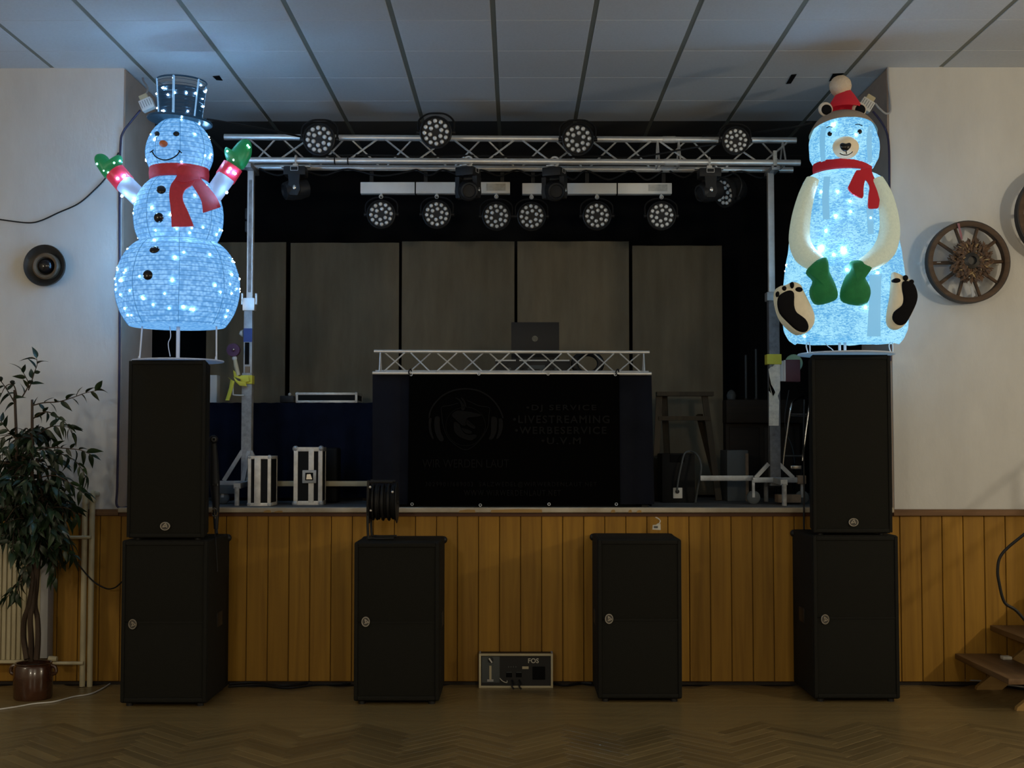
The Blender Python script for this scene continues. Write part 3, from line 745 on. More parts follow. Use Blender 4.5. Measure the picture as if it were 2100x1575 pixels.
for (u, v, r) in ((1693, 224, 15), (1762, 224, 15)):
    c = P(u, v, YS-.06)
    er = MB().ball(c, r*PX, 16, 10, (1, .35, 1)).build('ear', M['felt_white'], bear)
    MB().ball(c+Vector((.004, -.012, -.006)), r*PX*.72, 16, 10, (1, .35, 1)).build('ear_inner', M['felt_black'], er)
# face
for (u, v) in ((1701.5, 274.5), (1763, 270)):
    blob(u, v, 4.8, 5.1, surf_head, .012).build('eye', M['black_g'], bear)
MB().tube([surf_head(p.x, p.y, .004) for p in catmull([(1695,262,0),(1701,259.5,0),(1707,261,0)], 4)], .003, 6).build('eyebrow', M['black_g'], bear)
MB().tube([surf_head(p.x, p.y, .004) for p in catmull([(1754,255.5,0),(1761,255,0),(1768.5,258,0)], 4)], .003, 6).build('eyebrow', M['black_g'], bear)
mz = blob(1734, 303, 27, 23, surf_head, .075, 0, 28).build('muzzle', M['beige_m'], bear)
Ym = surf_head(1734, 303).y
def mzp(u, v, off=0.0):
    k = min(1, math.hypot((u-1734)/27, (v-303)/23)); return P(u, v, surf_head(1734, 303).y-.075*math.sqrt(max(0, 1-k**2.2))-off)
pts = [mzp(p.x, p.y, .002) for p in catmull([(1723,296,0),(1727,293,0),(1734,294.5,0),(1742,292.5,0),(1746,296,0),(1744,303,0),(1737,309.5,0),(1731,309.5,0),(1725,304,0)], 3, True)]
MB().pillow(pts, mzp(1734.5, 300), (0,-1,0), .018, 4, .01).build('nose', M['black_g'], mz)
MB().tube([mzp(1735,309,.004), mzp(1736,315.5,.004)], .0032, 6).tube([mzp(p.x, p.y, .004) for p in catmull([(1722,314.5,0),(1729,317.5,0),(1737,318,0),(1744,315,0),(1748.5,311,0)], 4)], .0032, 6).build('mouth', M['black_g'], mz)
# scarf
bs = MB().lathe([(54*PX, Z(357)), (59*PX, Z(355)), (60*PX, Z(346)), (59*PX, Z(337)), (52*PX, Z(333))], (P(1727,346,YS).x, YS, 0), 40).build('scarf', M['scarf_b'], bear)
def surf_bear_s(u, v, off=0.0): p = surf_bear(u, max(v, 372), off); return P(u, v, p.y)
ribbon([(1757,349,1786,347),(1752,358,1778,362),(1744,375,1773,374),(1740,386,1771,388),(1749,397,1771,400),(1764,405,1769,406)], surf_bear_s, .035, .018).build('scarf_tail', M['scarf_b'], bs)
ribbon([(1766,346,1786,344),(1768,360,1791,360),(1779,372,1798,372),(1784,384,1804,380),(1782,400,1805,398),(1781,424,1802,424),(1788,428,1797,427)], surf_bear_s, .022, .016).build('scarf_tail', M['scarf_b'], bs)
# arms as tapering sweeps over the body
def bear_arm(path, rad, name='arm'):
    ps = [surf_bear(p.x, p.y, .0) for p in catmull([(u, v, 0) for u, v in path], 5)]
    rr = []
    for i in range(len(ps)):
        k = i/(len(ps)-1)*(len(rad)-1); j = min(int(k), len(rad)-2); rr.append((rad[j]+(rad[j+1]-rad[j])*(k-j))*PX)
    return MB().tube(ps, rr, 20).build(name, M['cream_b'], bear)
bear_arm([(1667,369),(1655,402),(1645,445),(1641,490),(1650,520),(1672,538),(1690,545)], [14,18,21,23,23,19,15])
bear_arm([(1797,369),(1811,400),(1820,440),(1822,480),(1813,512),(1790,534),(1768,545)], [14,18,21,23,23,19,15])
def s1(x, y): return (x/4.633+1540, y/4.633+400)
def felt(out, ctr, name, m, Y, bulge, parent, back=.05):
    q = [s1(*o) for o in out]; pts = [P(p.x, p.y, Y) for p in catmull([(u, v, 0) for u, v in q], 3, True)]
    c = s1(*ctr); return MB().pillow(pts, P(c[0], c[1], Y), (0,-1,0), bulge, 6, back).build(name, m, parent)
Ymit = surf_bear(1735, 580).y-.015
felt([(715,590),(735,650),(745,730),(800,850),(825,950),(790,1005),(650,1040),(590,990),(570,900),(600,810),(537,735),(580,660),(650,605)], (690,880), 'mitten', M['green_b'], Ymit, .06, bear)
felt([(948,635),(1000,620),(1060,630),(1148,690),(1080,765),(1130,880),(1130,970),(1070,1050),(880,1020),(850,930),(890,800),(945,700)], (1000,880), 'mitten', M['green_b'], Ymit, .06, bear)
Yft = surf_bear(1735, 640).y+.02
f1 = felt([(245,930),(270,870),(330,855),(400,825),(470,850),(495,900),(545,1000),(600,1120),(600,1220),(540,1300),(460,1320),(370,1260),(290,1160),(250,1030)], (420,1070), 'foot', M['foot_white'], Yft, .05, bear, .10)
felt([(370,905),(410,935),(412,1050),(440,1120),(520,1180),(548,1250),(520,1300),(440,1280),(350,1200),(280,1120),(258,1030),(270,960),(310,925)], (370,1080), 'sole', M['felt_black'], Yft-.047, .014, f1, .03)
for (x, y, a, b) in ((256,940,14,26),(318,886,20,23),(392,856,18,32),(456,898,36,25)):
    felt([(x+a*math.cos(t*math.pi/5), y+b*math.sin(t*math.pi/5)) for t in range(10)], (x, y), 'toe_pad', M['felt_black'], Yft-.036, .012, f1, .03)
f2 = felt([(1350,735),(1410,750),(1440,765),(1520,810),(1560,870),(1582,960),(1555,1070),(1480,1210),(1400,1275),(1320,1260),(1285,1200),(1290,1100),(1320,960),(1335,830)], (1430,1010), 'foot', M['foot_white'], Yft, .05, bear, .10)
felt([(1440,830),(1480,815),(1545,840),(1580,920),(1580,1000),(1540,1100),(1470,1220),(1400,1230),(1350,1180),(1360,1110),(1430,1050),(1445,980),(1435,900)], (1490,1010), 'sole', M['felt_black'], Yft-.047, .014, f2, .03)
for (x, y, a, b) in ((1385,812,38,23),(1470,788,24,28),(1527,824,22,22)):
    felt([(x+a*math.cos(t*math.pi/5), y+b*math.sin(t*math.pi/5)) for t in range(10)], (x, y), 'toe_pad', M['felt_black'], Yft-.036, .012, f2, .03)
# stand
zb_ = TR[4]
MB().lathe([(.02, .0), (97*PX, .0), (98*PX, .003), (97*PX, .009), (.02, .010)], (P(1735,720,YS).x, YS, zb_), 40, cap0=True, cap1=True).build('base_disc', M['disc'], bear)
for u in (1722, 1733): 
    b = P(u, 720, YS); MB().cyl((b.x, YS, zb_+.005), (b.x, YS, Z(690)), .009).build('pole', M['wire_w'], bear)
for u in (1657, 1827):
    a = P(u, 700, YS-.03); b = Vector((a.x+.005, a.y, zb_+.006))
    MB().tube(catmull([a, a+Vector((-.012,0,-.03)), b+Vector((-.004,0,.004)), b+Vector((.006,0,.004)), a+Vector((.012,0,-.03)), a+Vector((.006,0,0))], 5), .004, 6).build('guy_wire', M['wire_w'], bear)
MB().tube(catmull([P(1690,700,YS), P(1698,710,YS), P(1706,716,YS), P(1712,724,YS)], 5), .003, 6).build('lead', M['wire_w'], bear)
# ------------------------------------------------------------------ trusses
def lerp(a, b, t): return Vector(a)+(Vector(b)-Vector(a))*t
def truss(root, ends, r, rb, tops, half, close=()):
    # ends: {'top': (a, b), 'front': (a, b), 'rear': (a, b)}; tops: x of the front zigzag's upper nodes
    for k in ('top', 'front', 'rear'):
        a, b = ends[k]; MB().cyl(a, b, r, seg=16).build('main_tube', M['alu'], root)
    def at(k, x):
        a, b = ends[k]; return lerp(a, b, (x-a.x)/(b.x-a.x))
    def ok(x): return all(min(e[0].x, e[1].x)-.001 <= x <= max(e[0].x, e[1].x)+.001 for e in (ends['top'], ends['front'], ends['rear']))
    gap = half*.06
    for x in tops:
        for s in (-1, 1):
            for k, off in (('front', 0), ('rear', half)):
                xa = x+off+s*gap; xb = x+off+s*(half-gap)
                if ok(xa) and ok(xb): MB().cyl(at('top', xa), at(k, xb), rb, seg=8).build('brace', M['alu_matt'], root)
    for x in close:
        if ok(x):
            for k in ('front', 'rear'): MB().cyl(at('top', x), at(k, x), rb, seg=8).build('end_brace', M['alu_matt'], root)
            MB().cyl(at('front', x), at('rear', x), rb, seg=8).build('end_brace', M['alu_matt'], root)
YT = 9.85
tr = thing('lighting_truss', (P(1050,333,YT).x, YT+.12, P(1050,333,YT).z), 'long aluminium lighting truss hung with spotlights above the stage', 'truss')
ends = {'top': (P(460,281,YT+.12), P(1633,288,YT+.12)), 'front': (P(474,328.5,YT), P(1641,334,YT)), 'rear': (P(482,342.5,YT+.25), P(1626,348.5,YT+.25))}
h_ = P(850,333,YT).x-P(779,333,YT).x; n0 = P(779, 300, YT).x
truss(tr, ends, .024, .0075, [n0+2*h_*k for k in range(-3, 7)], h_, [P(u, 330, YT).x for u in (489, 1352, 1396, 1612)])
for u in (1376,):
    for k in ('top', 'front', 'rear'):
        a, b = ends[k]; x = P(u, 330, YT).x; c = lerp(a, b, (x-a.x)/(b.x-a.x))
        MB().cyl(c-Vector((.05,0,0)), c+Vector((.05,0,0)), .027, seg=16).build('coupler', M['alu_matt'], tr)
def truss_pt(u, k='front'):
    a, b = ends[k]; x = P(u, 330, YT).x; return lerp(a, b, (x-a.x)/(b.x-a.x))

# ------------------------------------------------------------------ par spotlights
def make_par(R):
    t = thing('par_spotlight', (0,0,0))
    b = MB().lathe([(R*.35, -.17), (R*.72, -.15), (R*.86, -.09), (R*.9, -.02), (R, .0), (R, .035), (R*.93, .04), (R*.86, .02), (.001, .018)], (0,0,0), 32, 'Y', cap0=True).build('housing', M['black'], t)
    ln = MB().lathe([(R*.135, 0), (R*.135, .008), (R*.09, .016), (.0005, .018)], (0,0,0), 10, 'Y').mesh('lens', smooth=True); ln.materials.append(M['lens'])
    for n, rr, ph in ((12, .70, .1), (6, .37, .35)):
        for k in range(n):
            a = 2*math.pi*(k+ph)/n
            inst('lens', ln, t, (math.cos(a)*rr*R, -.018, math.sin(a)*rr*R))
    path = catmull([(-R*1.08, 0, 0), (-R*1.08, .03, R*.75), (-R*.6, .05, R*1.18), (0, .05, R*1.25), (R*.6, .05, R*1.18), (R*1.08, .03, R*.75), (R*1.08, 0, 0)], 4)
    MB().tube(path, .008, 6).build('yoke', M['black'], t)
    for s in (-1, 1): MB().cyl((s*R*.98, 0, 0), (s*R*1.2, 0, 0), .016, seg=10).build('yoke_knob', M['black'], t)
    return t
par0 = make_par(.122); used = []
def place_par(u, v, Y, label, group, rx=0.0, rz=0.0, ry=0.0, sc=1.0):
    o = par0 if not used else copy_tree(par0); used.append(o)
    o.location = P(u, v, Y); o.rotation_euler = (rx, ry, rz); o.scale = (sc, sc, sc)
    return tag(o, label, 'spotlight', group)
g1 = 'par spotlights on the upper truss tube'; g2 = 'par spotlights below the white light bars'
place_par(655, 286, YT-.17, 'round LED spotlight on the truss beside the snowman mitten', g1, .12)
place_par(894, 272, YT-.17, 'highest round LED spotlight, on the truss left of centre', g1, .10)
place_par(1185, 286, YT-.17, 'round LED spotlight with warm lenses on the truss right of centre', g1, .10)
place_par(1508, 289, YT-.17, 'round LED spotlight with bluish lenses near the right truss end', g1, .12, 0, 0, .86)
YL = 10.15
lab = ['leftmost', 'second', 'third', 'fourth', 'fifth', 'rightmost']
for i, (u, v) in enumerate(((782,440),(896,440),(1018,444),(1090,444),(1224,443),(1356,443))):
    place_par(u, v, YL-.05, 'round LED spotlight below the white bars, %s of the six' % (lab[i] if i in (0, 5) else lab[i]+' from the left'), g2, .05, 0, 0, .93)
place_par(1489, 394, YT+.27, 'round LED spotlight turned sideways under the right end of the truss', None, .35, math.radians(-50), math.radians(28), .98)
# white light bars
for (u0, u1, v0, v1, gaps, label) in ((740,1046,375,398,(852,),'white light bar under the truss on the left, above three spotlights'), (1071,1377,377,399,(1148,1265),'white light bar under the truss on the right, above three spotlights')):
    a = P(u0, (v0+v1)/2, YL); b = P(u1, (v0+v1)/2, YL); hz = (P(u0,v0,YL).z-P(u0,v1,YL).z)/2
    t = thing('light_bar', ((a.x+b.x)/2, YL, a.z-hz), label, 'light bar', 'white light bars')
    MB().bevbox((a.x, YL-.03, a.z-hz), (b.x, YL+.04, a.z+hz), .004).build('bar', M['whitebar'], t)
    for g in gaps:
        x = P(g, 386, YL).x; MB().box((x-.004, YL-.032, a.z-hz-.004), (x+.006, YL+.042, a.z+hz+.004)).build('tie', M['blackmatte'], t, smooth=False)
    xs = P(u1-4, 386, YL).x; MB().box((xs-.17, YL-.0315, a.z-hz+.02), (xs-.02, YL-.0305, a.z+hz-.012)).build('sticker', M['paper'], t, smooth=False)
    for g in (u0+22, u1-16, (u0+u1)//2-20):
        x = P(g, 386, YL).x; zt2 = truss_pt(g, 'rear').z-.02
        MB().bar((x, YL, a.z+hz), (x, YL, zt2), .03, .012).build('hanger', M['black'], t)
    for g in {740: (782,896,1018), 1071: (1090,1224,1356)}[u0]:
        x = P(g, 386, YL).x
        MB().cyl((x, YL, a.z-hz), (x, YL, a.z-hz-.035), .012).torus((x, YL-.02, a.z-hz-.025), .014, .004, 12, 5, 'Y').build('hook_clamp', M['alu_matt'], t)
# moving heads
def make_head():
    t = thing('moving_head', (0,0,0))                    # origin: clamp at the truss tube
    MB().bevbox((-.085,-.075,-.125), (.085,.075,-.055), .014).build('base', M['black'], t)
    MB().box((-.11,-.03,-.055), (.11,.03,-.048)).build('mount_plate', M['alu_matt'], t, smooth=False)
    cl = MB().torus((0,0,0), .036, .008, 16, 5, 'Z'); cl.v = [Vector((v.z, v.y, v.x)) for v in cl.v]
    cl.bevbox((-.02,-.03,-.055), (.02,.03,-.03), .004).build('clamp', M['white'], t)
    lb = MB().bar((-.028,-.077,-.062), (.028,-.077,-.062), .003, .003).bar((-.028,-.077,-.092), (.028,-.077,-.092), .003, .003).bar((-.028,-.077,-.062), (-.028,-.077,-.092), .003, .003).bar((.028,-.077,-.062), (.028,-.077,-.092), .003, .003)
    lb.build('display_frame', M['alu_matt'], t)
    pr = [Vector((x, -.09, z)) for x, z in ((-.045,-.125),(.045,-.125),(.04,-.19),(.05,-.24),(.03,-.285),(-.03,-.285),(-.05,-.24),(-.04,-.19))]
    ya = MB().prism(pr, (0,.035,0)).build('yoke_arm', M['black'], t)
    MB().prism([p+Vector((0,.145,0)) for p in pr], (0,.035,0)).build('yoke_arm', M['black'], t)
    MB().ball((.004,-.092,-.225), .02, 12, 8, (.7,.3,1)).build('logo_glint', M['chrome'], ya)  # chrome bump shaped to give the glint of the yoke's logo
    hd = MB().lathe([(.03,-.12),(.075,-.10),(.088,-.03),(.085,.04),(.07,.10),(.055,.105),(.05,.09),(.001,.088)], (0,0,0), 24, 'Y', cap0=True)
    R = Matrix.Rotation(math.radians(-62), 3, 'Z') @ Matrix.Rotation(math.radians(14), 3, 'X')
    hd.v = [R @ v*.92+Vector((0,-.0,-.225)) for v in hd.v]
    hd.build('head', M['black'], t); return t
mh0 = make_head(); mus = []
for i, (u, lb_) in enumerate(((607,'black moving-head light under the left end of the truss'), (960,'black moving-head light in front of the left white bar'), (1137,'black moving-head light in front of the right white bar'), (1454,'black moving-head light under the truss beside the sideways spotlight'))):
    o = mh0 if i == 0 else copy_tree(mh0); o.location = truss_pt(u); tag(o, lb_, 'stage light', 'moving heads under the truss')
    if i in (1, 2): o.rotation_euler = (0, 0, math.radians(70))

# cables on and around the truss
def cable(pts, r, m, label, name='cable', n=6, cat='cable', group=None):
    return MB().tube(catmull(pts, n), r, 6).build(name, m, None, label, cat, group)
def drape(us, sag, k='rear', dy=.0):
    pts = []
    for a, b in zip(us, us[1:]):
        pa, pb = truss_pt(a, k), truss_pt(b, k); pts += [pa+Vector((0,dy-.03,-.02)), lerp(pa, pb, .5)+Vector((0,dy-.03,-.02-sag))]
    pts.append(truss_pt(us[-1], k)+Vector((0,dy-.03,-.02))); return pts
for us, sag, lb_ in (((520,600,705,850), .05, 'black cable sagging under the left truss tube'), ((850,905,985,1060,1130), .045, 'black cable sagging under the middle of the truss'), ((1150,1205,1300,1365), .07, 'black cable sagging under the truss right of centre'), ((1380,1440,1530,1610), .05, 'black cable sagging under the right end of the truss')):
    cable(drape(us, sag), .007, M['cable'], lb_, 'truss_cable', 5, 'cable', 'cables on the truss')
cable([truss_pt(u)+Vector((0,.03,.045+.006*math.sin(u))) for u in (640,700,780,860,950,1040,1130,1220,1300)]+[P(1420,303,YT-.03), P(1500,291,YT-.03)], .008, M['cable'], 'black cable lying along the lower truss tube', 'truss_cable', 4, 'cable', 'cables on the truss')
for u, lb_ in ((687, 'black strap looped round the truss tube, left of its pair'), (714, 'black strap looped round the truss tube, right of its pair')):
    c = truss_pt(u); tt = MB().torus((0,0,0), .029, .005, 16, 5, 'Z'); tt.v = [c+Vector((v.z, v.y, v.x)) for v in tt.v]
    tt.build('cable_strap', M['cable'], None, lb_, 'strap')
cable([P(421,244,YS+.26), P(470,252,9.0), P(560,268,9.5), P(632,284,YT), P(660,289,YT+.02)], .008, M['cable'], 'black cable running from the snowman hat to the truss', 'hat_cable')
cable([P(1664,252,YS+.3), P(1650,256,YS+.5), P(1620,262,9.3), P(1520,275,YT), P(1440,279,YT+.05)], .008, M['cable'], 'black cable running from the bear hat to the truss', 'hat_cable')

# ------------------------------------------------------------------ truss towers
def tower(um, label, right):
    Y = YT+.13; zf = ZS; s = 1 if right else -1
    def X(u): return P(u, 800, Y).x
    def zz(v): return P(um, v, Y).z
    t = thing('truss_tower', (X(um), Y, zf), label, 'truss stand', 'winch towers carrying the truss')
    w = .082 if right else .078
    MB().bevbox((X(um)-w/2, Y-w/2, zf+.14), (X(um)+w/2, Y+w/2, zz(600 if right else 765)), .006).build('mast', M['steel_dark' if right else 'steel_worn'], t)
    if right:
        MB().bevbox((X(um-3)-.024, Y-.024, zz(602)), (X(um-3)+.024, Y+.024, zz(355)), .004).build('inner_mast', M['alu_matt'], t)
        MB().bevbox((X(um)-.055, Y-.05, zz(618)), (X(um)+.048, Y+.05, zz(600)), .006).build('collar', M['steel'], t)
    else:
        MB().bevbox((X(um+1)-.033, Y-.03, zz(768)), (X(um+1)+.033, Y+.03, zz(632)), .004).build('inner_mast', M['steel'], t)
        MB().bevbox((X(um+3)-.024, Y-.024, zz(636)), (X(um+3)+.024, Y+.024, zz(350)), .004).build('upper_mast', M['alu_matt'], t)
        MB().box((X(um+3)-.012, Y-.025, zz(600)), (X(um+3)+.012, Y-.0245, zz(370))).build('mast_groove', M['steel_worn'], t, smooth=False)
        MB().bevbox((X(um+2)-.046, Y-.04, zz(638)), (X(um+2)+.046, Y+.04, zz(612)), .005).build('collar', M['alu'], t)
        MB().box((X(um+1)-.0335, Y-.032, zz(702)), (X(um+1)+.0335, Y-.030, zz(674))).build('blue_label', M['bluep'], t, smooth=False)
        MB().box((X(um+1)-.022, Y-.0325, zz(748)), (X(um+1)+.012, Y-.0302, zz(703))).build('slot', M['blackmatte'], t, smooth=False)
        MB().box((X(um+1)-.02, Y-.0325, zz(766)), (X(um+1)+.02, Y-.0302, zz(752))).build('brown_sticker', M['orange'], t, smooth=False)
        for v in (618,):
            for sx in (-1, 1): MB().bevbox((X(um+2)+sx*.046, Y-.02, zz(625)), (X(um+2)+sx*.062, Y+.02, zz(602)), .003).build('side_bracket', M['alu'], t)
        MB().pillow([P(493,678,Y), P(499,676,Y), P(499,692,Y), P(494,690,Y), P(490,685,Y)], P(496,684,Y), (0,-1,0), .02, 4, .02).build('knob', M['white'], t)
        for (v) in (440, 466): MB().bevbox((X(500), Y-.02, zz(v+10)), (X(505), Y+.02, zz(v-12)), .003).build('clip', M['black'], t)
    MB().bevbox((X(um+(0 if right else 3))-.03, Y-.16, truss_pt(um).z-.06), (X(um+(0 if right else 3))+.03, Y+.16, truss_pt(um).z-.024), .004).build('truss_fork', M['steel'], t)
    if right:
        MB().bevbox((X(1586)-.014, Y-.16, zz(352)), (X(1586)+.014, Y-.13, zz(318)), .003).build('fork_strap', M['paper'], t)
    # base: cross bar, diagonals, outriggers, castors
    zb = zz(984) if right else zz(991); hb_ = .04
    if right:
        ua, ub = 1540, 1640; MB().bevbox((X(ua), Y-.06, zb-hb_/2), (X(ub), Y-.02, zb+hb_/2), .003).build('base_bar', M['steel'], t)
        MB().bevbox((X(1436), Y+.02, zb-hb_/2+.012), (X(1545), Y+.06, zb+hb_/2+.012), .003).build('outrigger', M['steel'], t)
        MB().bevbox((X(1630), Y-.075, zb-.03), (X(1647), Y-.01, zb+.035), .004).build('end_cap', M['orange'], t)
        dg = (((1576,951),(1549,980)), ((1597,951),(1627,980)))
        feet = (1541, 1640)
    else:
        ua, ub = 456, 560; MB().bevbox((X(ua), Y-.06, zb-hb_/2), (X(ub), Y-.02, zb+hb_/2), .003).build('base_bar', M['steel'], t)
        MB().bevbox((X(555), Y+.02, zb-hb_/2-.004), (X(762), Y+.06, zb+hb_/2-.004), .003).build('outrigger', M['cream'], t)
        MB().bevbox((X(456), Y-.065, zz(1012)), (X(490), Y+.02, zz(994)), .004).build('base_plate', M['greybox'], t)
        dg = (((497,925),(459,986)), ((511,925),(498,988)), ((514,925),(545,988)))
        feet = (462, 555)
    for i, (a, b) in enumerate(dg):
        MB().bar(P(a[0], a[1], Y-.03), P(b[0], b[1], Y-.04), .018 if i != 1 or right else .03, .03).build('diagonal_brace', M['steel'], t)
    for y in (Y-.35, Y+.35):
        MB().bar((X(um), Y, zb), (X(um), y, zb-.01), .05, .04).build('base_leg', M['steel'], t)
        MB().cyl((X(um), y, zb-.02), (X(um), y, zf+.003), .018).build('levelling_foot', M['steel_worn'], t)
    for u in feet:
        wl = MB().lathe([(.001,-.014),(.045,-.014),(.052,-.008),(.052,.008),(.045,.014),(.001,.014)], (X(u), Y-.04, zf+.053), 18, 'Y').build('castor', M['greybox'], t)
        MB().bar((X(u), Y-.04, zf+.053), (X(u), Y-.04, zb), .02, .03).build('castor_fork', M['steel'], t)
    return t, X, zz, Y
tl_, XT, ZT, YTL = tower(508, 'grey winch-up tower carrying the left truss end, tied with yellow ribbon', False)
YQ = YTL-.06
MB().lathe([(.001,.03),(.012,.03),(.014,.022),(.05,.02),(.052,.0),(.05,-.02),(.001,-.02)], P(479,718,YQ), 24, 'Y').build('winch_reel', M['purple'], tl_)
MB().ball(P(479,717,YQ-.03), .01, 10, 6).build('reel_axle', M['chrome'], tl_)
hn = MB().tube([P(481,733,YQ), P(484,750,YQ), P(489,770,YQ)], [.014,.018,.016], 10).build('winch_handle', M['cream'], tl_)
MB().ball(P(481,735,YQ), .02, 12, 8).build('handle_knob', M['white'], hn)
MB().tube(catmull([P(478,790,YQ), P(478,806,YQ), P(480,810,YQ), P(500,811,YQ)], 4), .005, 6).build('winch_crank', M['white'], tl_)
def strap3(pts, w, Y, th=.004):
    g = []
    for (u, v, du, dv) in pts: g.append([P(u-du, v-dv, Y), P(u, v, Y-.006), P(u+du, v+dv, Y)])
    return MB().sheet(g, th)
yt = MB(); yt.bevbox((XT(497)-.006, YTL-.048, ZT(788)), (XT(518)+.006, YTL+.045, ZT(770)), .006)
yt.build('yellow_ribbon', M['yellow'], tl_)
strap3([(482,762,4,3),(486,775,6,2),(497,778,2,7),(510,776,1,6)], 0, YTL-.065).build('yellow_ribbon', M['yellow'], tl_)
strap3([(481,778,2,5),(490,786,2,5),(505,788,1,4)], 0, YTL-.075).build('yellow_ribbon', M['yellow'], tl_)
strap3([(470,776,3,3),(477,780,4,2),(474,795,4,0),(469,812,4,0),(466,821,4,0)], 0, YTL-.07).build('yellow_ribbon', M['yellow'], tl_)
trr, XT2, ZT2, YTR = tower(1587, 'grey winch-up tower carrying the right truss end, patched with peeling paper', True)
MB().bevbox((XT2(1572)-.004, YTR-.05, ZT2(748)), (XT2(1600)+.004, YTR+.05, ZT2(727)), .006).build('yellow_ribbon', M['yellow'], trr)
ppts = [(1576,757),(1584,752),(1590,745),(1600,744),(1600,800),(1595,812),(1598,822),(1597,873),(1577,873),(1577,802),(1586,812),(1590,804),(1580,785),(1578,770)]
pap = [P(u, v, YTR-.0445) for u, v in ppts]
bm = bmesh.new(); bm.faces.new([bm.verts.new(p) for p in pap]); bmesh.ops.triangulate(bm, faces=bm.faces[:]); 
ex = bmesh.ops.extrude_face_region(bm, geom=bm.faces[:]); bmesh.ops.translate(bm, verts=[e for e in ex['geom'] if isinstance(e, bmesh.types.BMVert)], vec=(0,.002,0))
MB().bm(bm).build('peeling_paper', M['paper_w'], trr, smooth=False)
MB().bevbox(P(1598,782,YTR-.02), P(1606,741,YTR+.05), .003).build('winch_plate', M['white'], trr)
MB().bevbox(P(1608,782,YTR-.03), P(1611,740,YTR+.05), .002).build('winch_plate', M['white'], trr)
MB().bevbox(P(1612,783,YTR-.04), P(1636,739,YTR+.05), .006).build('winch_housing', M['maroon'], trr)
MB().lathe([(.001,.006),(.066,.006),(.07,0),(.066,-.006),(.001,-.006)], P(1628,745,YTR+.08), 28, 'Y').build('winch_disc', M['palegreen'], trr)
blkm = MB().bevbox(P(1596,1031,YTR-.1), P(1635,1013,YTR+.04), .006)
blkm.build('timber_block', M['orange'], None, 'worn timber block lying under the right tower base', 'block')

# ------------------------------------------------------------------ DJ stand
YD = 9.33
dj = thing('dj_stand', (P(1050,1033,YD).x, YD+.3, ZS), 'black draped DJ stand with a small truss rail along its top', 'dj stand')
zr = P(1050,766,YD).z
ends2 = {'top': (P(767,720.5,YD+.07), P(1332,722.5,YD+.07)), 'front': (P(764,765,YD), P(1336,766.5,YD)), 'rear': (P(770,762,YD+.14), P(1330,763.5,YD+.14))}
h2 = P(888,740,YD).x-P(834,740,YD).x; n2 = P(834.5, 740, YD).x
truss(dj, ends2, .0125, .0055, [n2+2*h2*k for k in range(-2, 7)], h2, [P(778,740,YD).x, P(1322,740,YD).x])
def cloth(u0, u1, u0b, u1b, v0, v1, Y, amp, nfold, m, name, parent, cols=60, rows=12):
    grid = []
    for r in range(rows+1):
        k = r/rows; row = []
        for c in range(cols+1):
            q = c/cols; u = (u0+(u1-u0)*q)*(1-k)+(u0b+(u1b-u0b)*q)*k
            y = Y+amp*(.35+.65*k)*math.sin(q*nfold*2*math.pi+.8*math.sin(q*5+k))*.5
            p = P(u, v0+(v1-v0)*k, Y); row.append(Vector((p.x, y, p.z)))
        grid.append(row)
    return MB().sheet(grid, .006).build(name, m, parent)
cloth(764,1336,764,1342,768,1034,YD+.03,.02,9,M['skirt'],'skirt',dj)
a = P(764,768,YD+.04); b = P(1336,768,YD+.04)
MB().box((a.x+.01, YD+.05, zr-.04), (b.x-.01, YD+.62, zr-.012)).build('table_top', M['blackmatte'], dj, smooth=False)
for x in (a.x+.05, b.x-.05):
    for y in (YD+.1, YD+.57): MB().box((x-.02, y-.02, ZS), (x+.02, y+.02, zr-.04)).build('leg', M['black'], dj, smooth=False)
for s, x in ((-1, a.x+.004), (1, b.x-.004)): MB().box((x-.004, YD+.05, ZS+.01), (x+.004, YD+.6, zr-.02)).build('side_skirt', M['skirt'], dj, smooth=False)
# banner with its print
YBn = YD-.016
bn = cloth(839,1270,836,1272,768,1036,YBn,.004,2,M['banner'],'banner',None)
tag(bn, 'large black banner with faint lettering and shield emblem hung on the DJ stand', 'banner')
ORG[bn.name] = Vector((0,0,0)); 
bnl = bn
def on_banner(mb, name, m):
    o = mb.build(name, m, bnl, smooth=False); o.location = -bnl.location; return o
YPf = YBn-.006
for u, v in ((843,768),(982,767),(1124,767),(1262,768),(845,1034),(985,1036),(1126,1034),(1264,1034)):
    on_banner(MB().torus(P(u, v, YBn-.006), .009, .003, 14, 5, 'Y'), 'eyelet', M['alu_matt'])
for u in (841, 1266):
    on_banner(MB().tube(catmull([P(u, 769, YBn-.01), P(u-3, 763, YD-.02), P(u+1, 757, YD), P(u+3, 763, YD+.02)], 4), .005, 6), 'tie', M['cable'])
def text_mb(txt, u0, u1, v0, v1, Y, bold=0.0, th=.0015, space=1.0):
    cu = bpy.data.curves.new('txt', 'FONT'); cu.body = txt; cu.size = 1; cu.offset = bold; cu.space_character = space; cu.resolution_u = 3
    ob = bpy.data.objects.new('txt', cu); COL.objects.link(ob); bpy.context.view_layer.update()
    dg_ = bpy.context.evaluated_depsgraph_get(); me = bpy.data.meshes.new_from_object(ob.evaluated_get(dg_))
    vs_ = [v.co.copy() for v in me.vertices]; fs_ = [tuple(p.vertices) for p in me.polygons]
    bpy.data.objects.remove(ob); bpy.data.curves.remove(cu); bpy.data.meshes.remove(me)
    x0, x1 = min(v.x for v in vs_), max(v.x for v in vs_); y0, y1 = min(v.y for v in vs_), max(v.y for v in vs_)
    A, B = P(u0, v1, Y), P(u1, v0, Y); mb = MB()
    return mb.add([(A.x+(v.x-x0)/(x1-x0)*(B.x-A.x), Y, A.z+(v.y-y0)/(y1-y0)*(B.z-A.z)) for v in vs_], fs_)
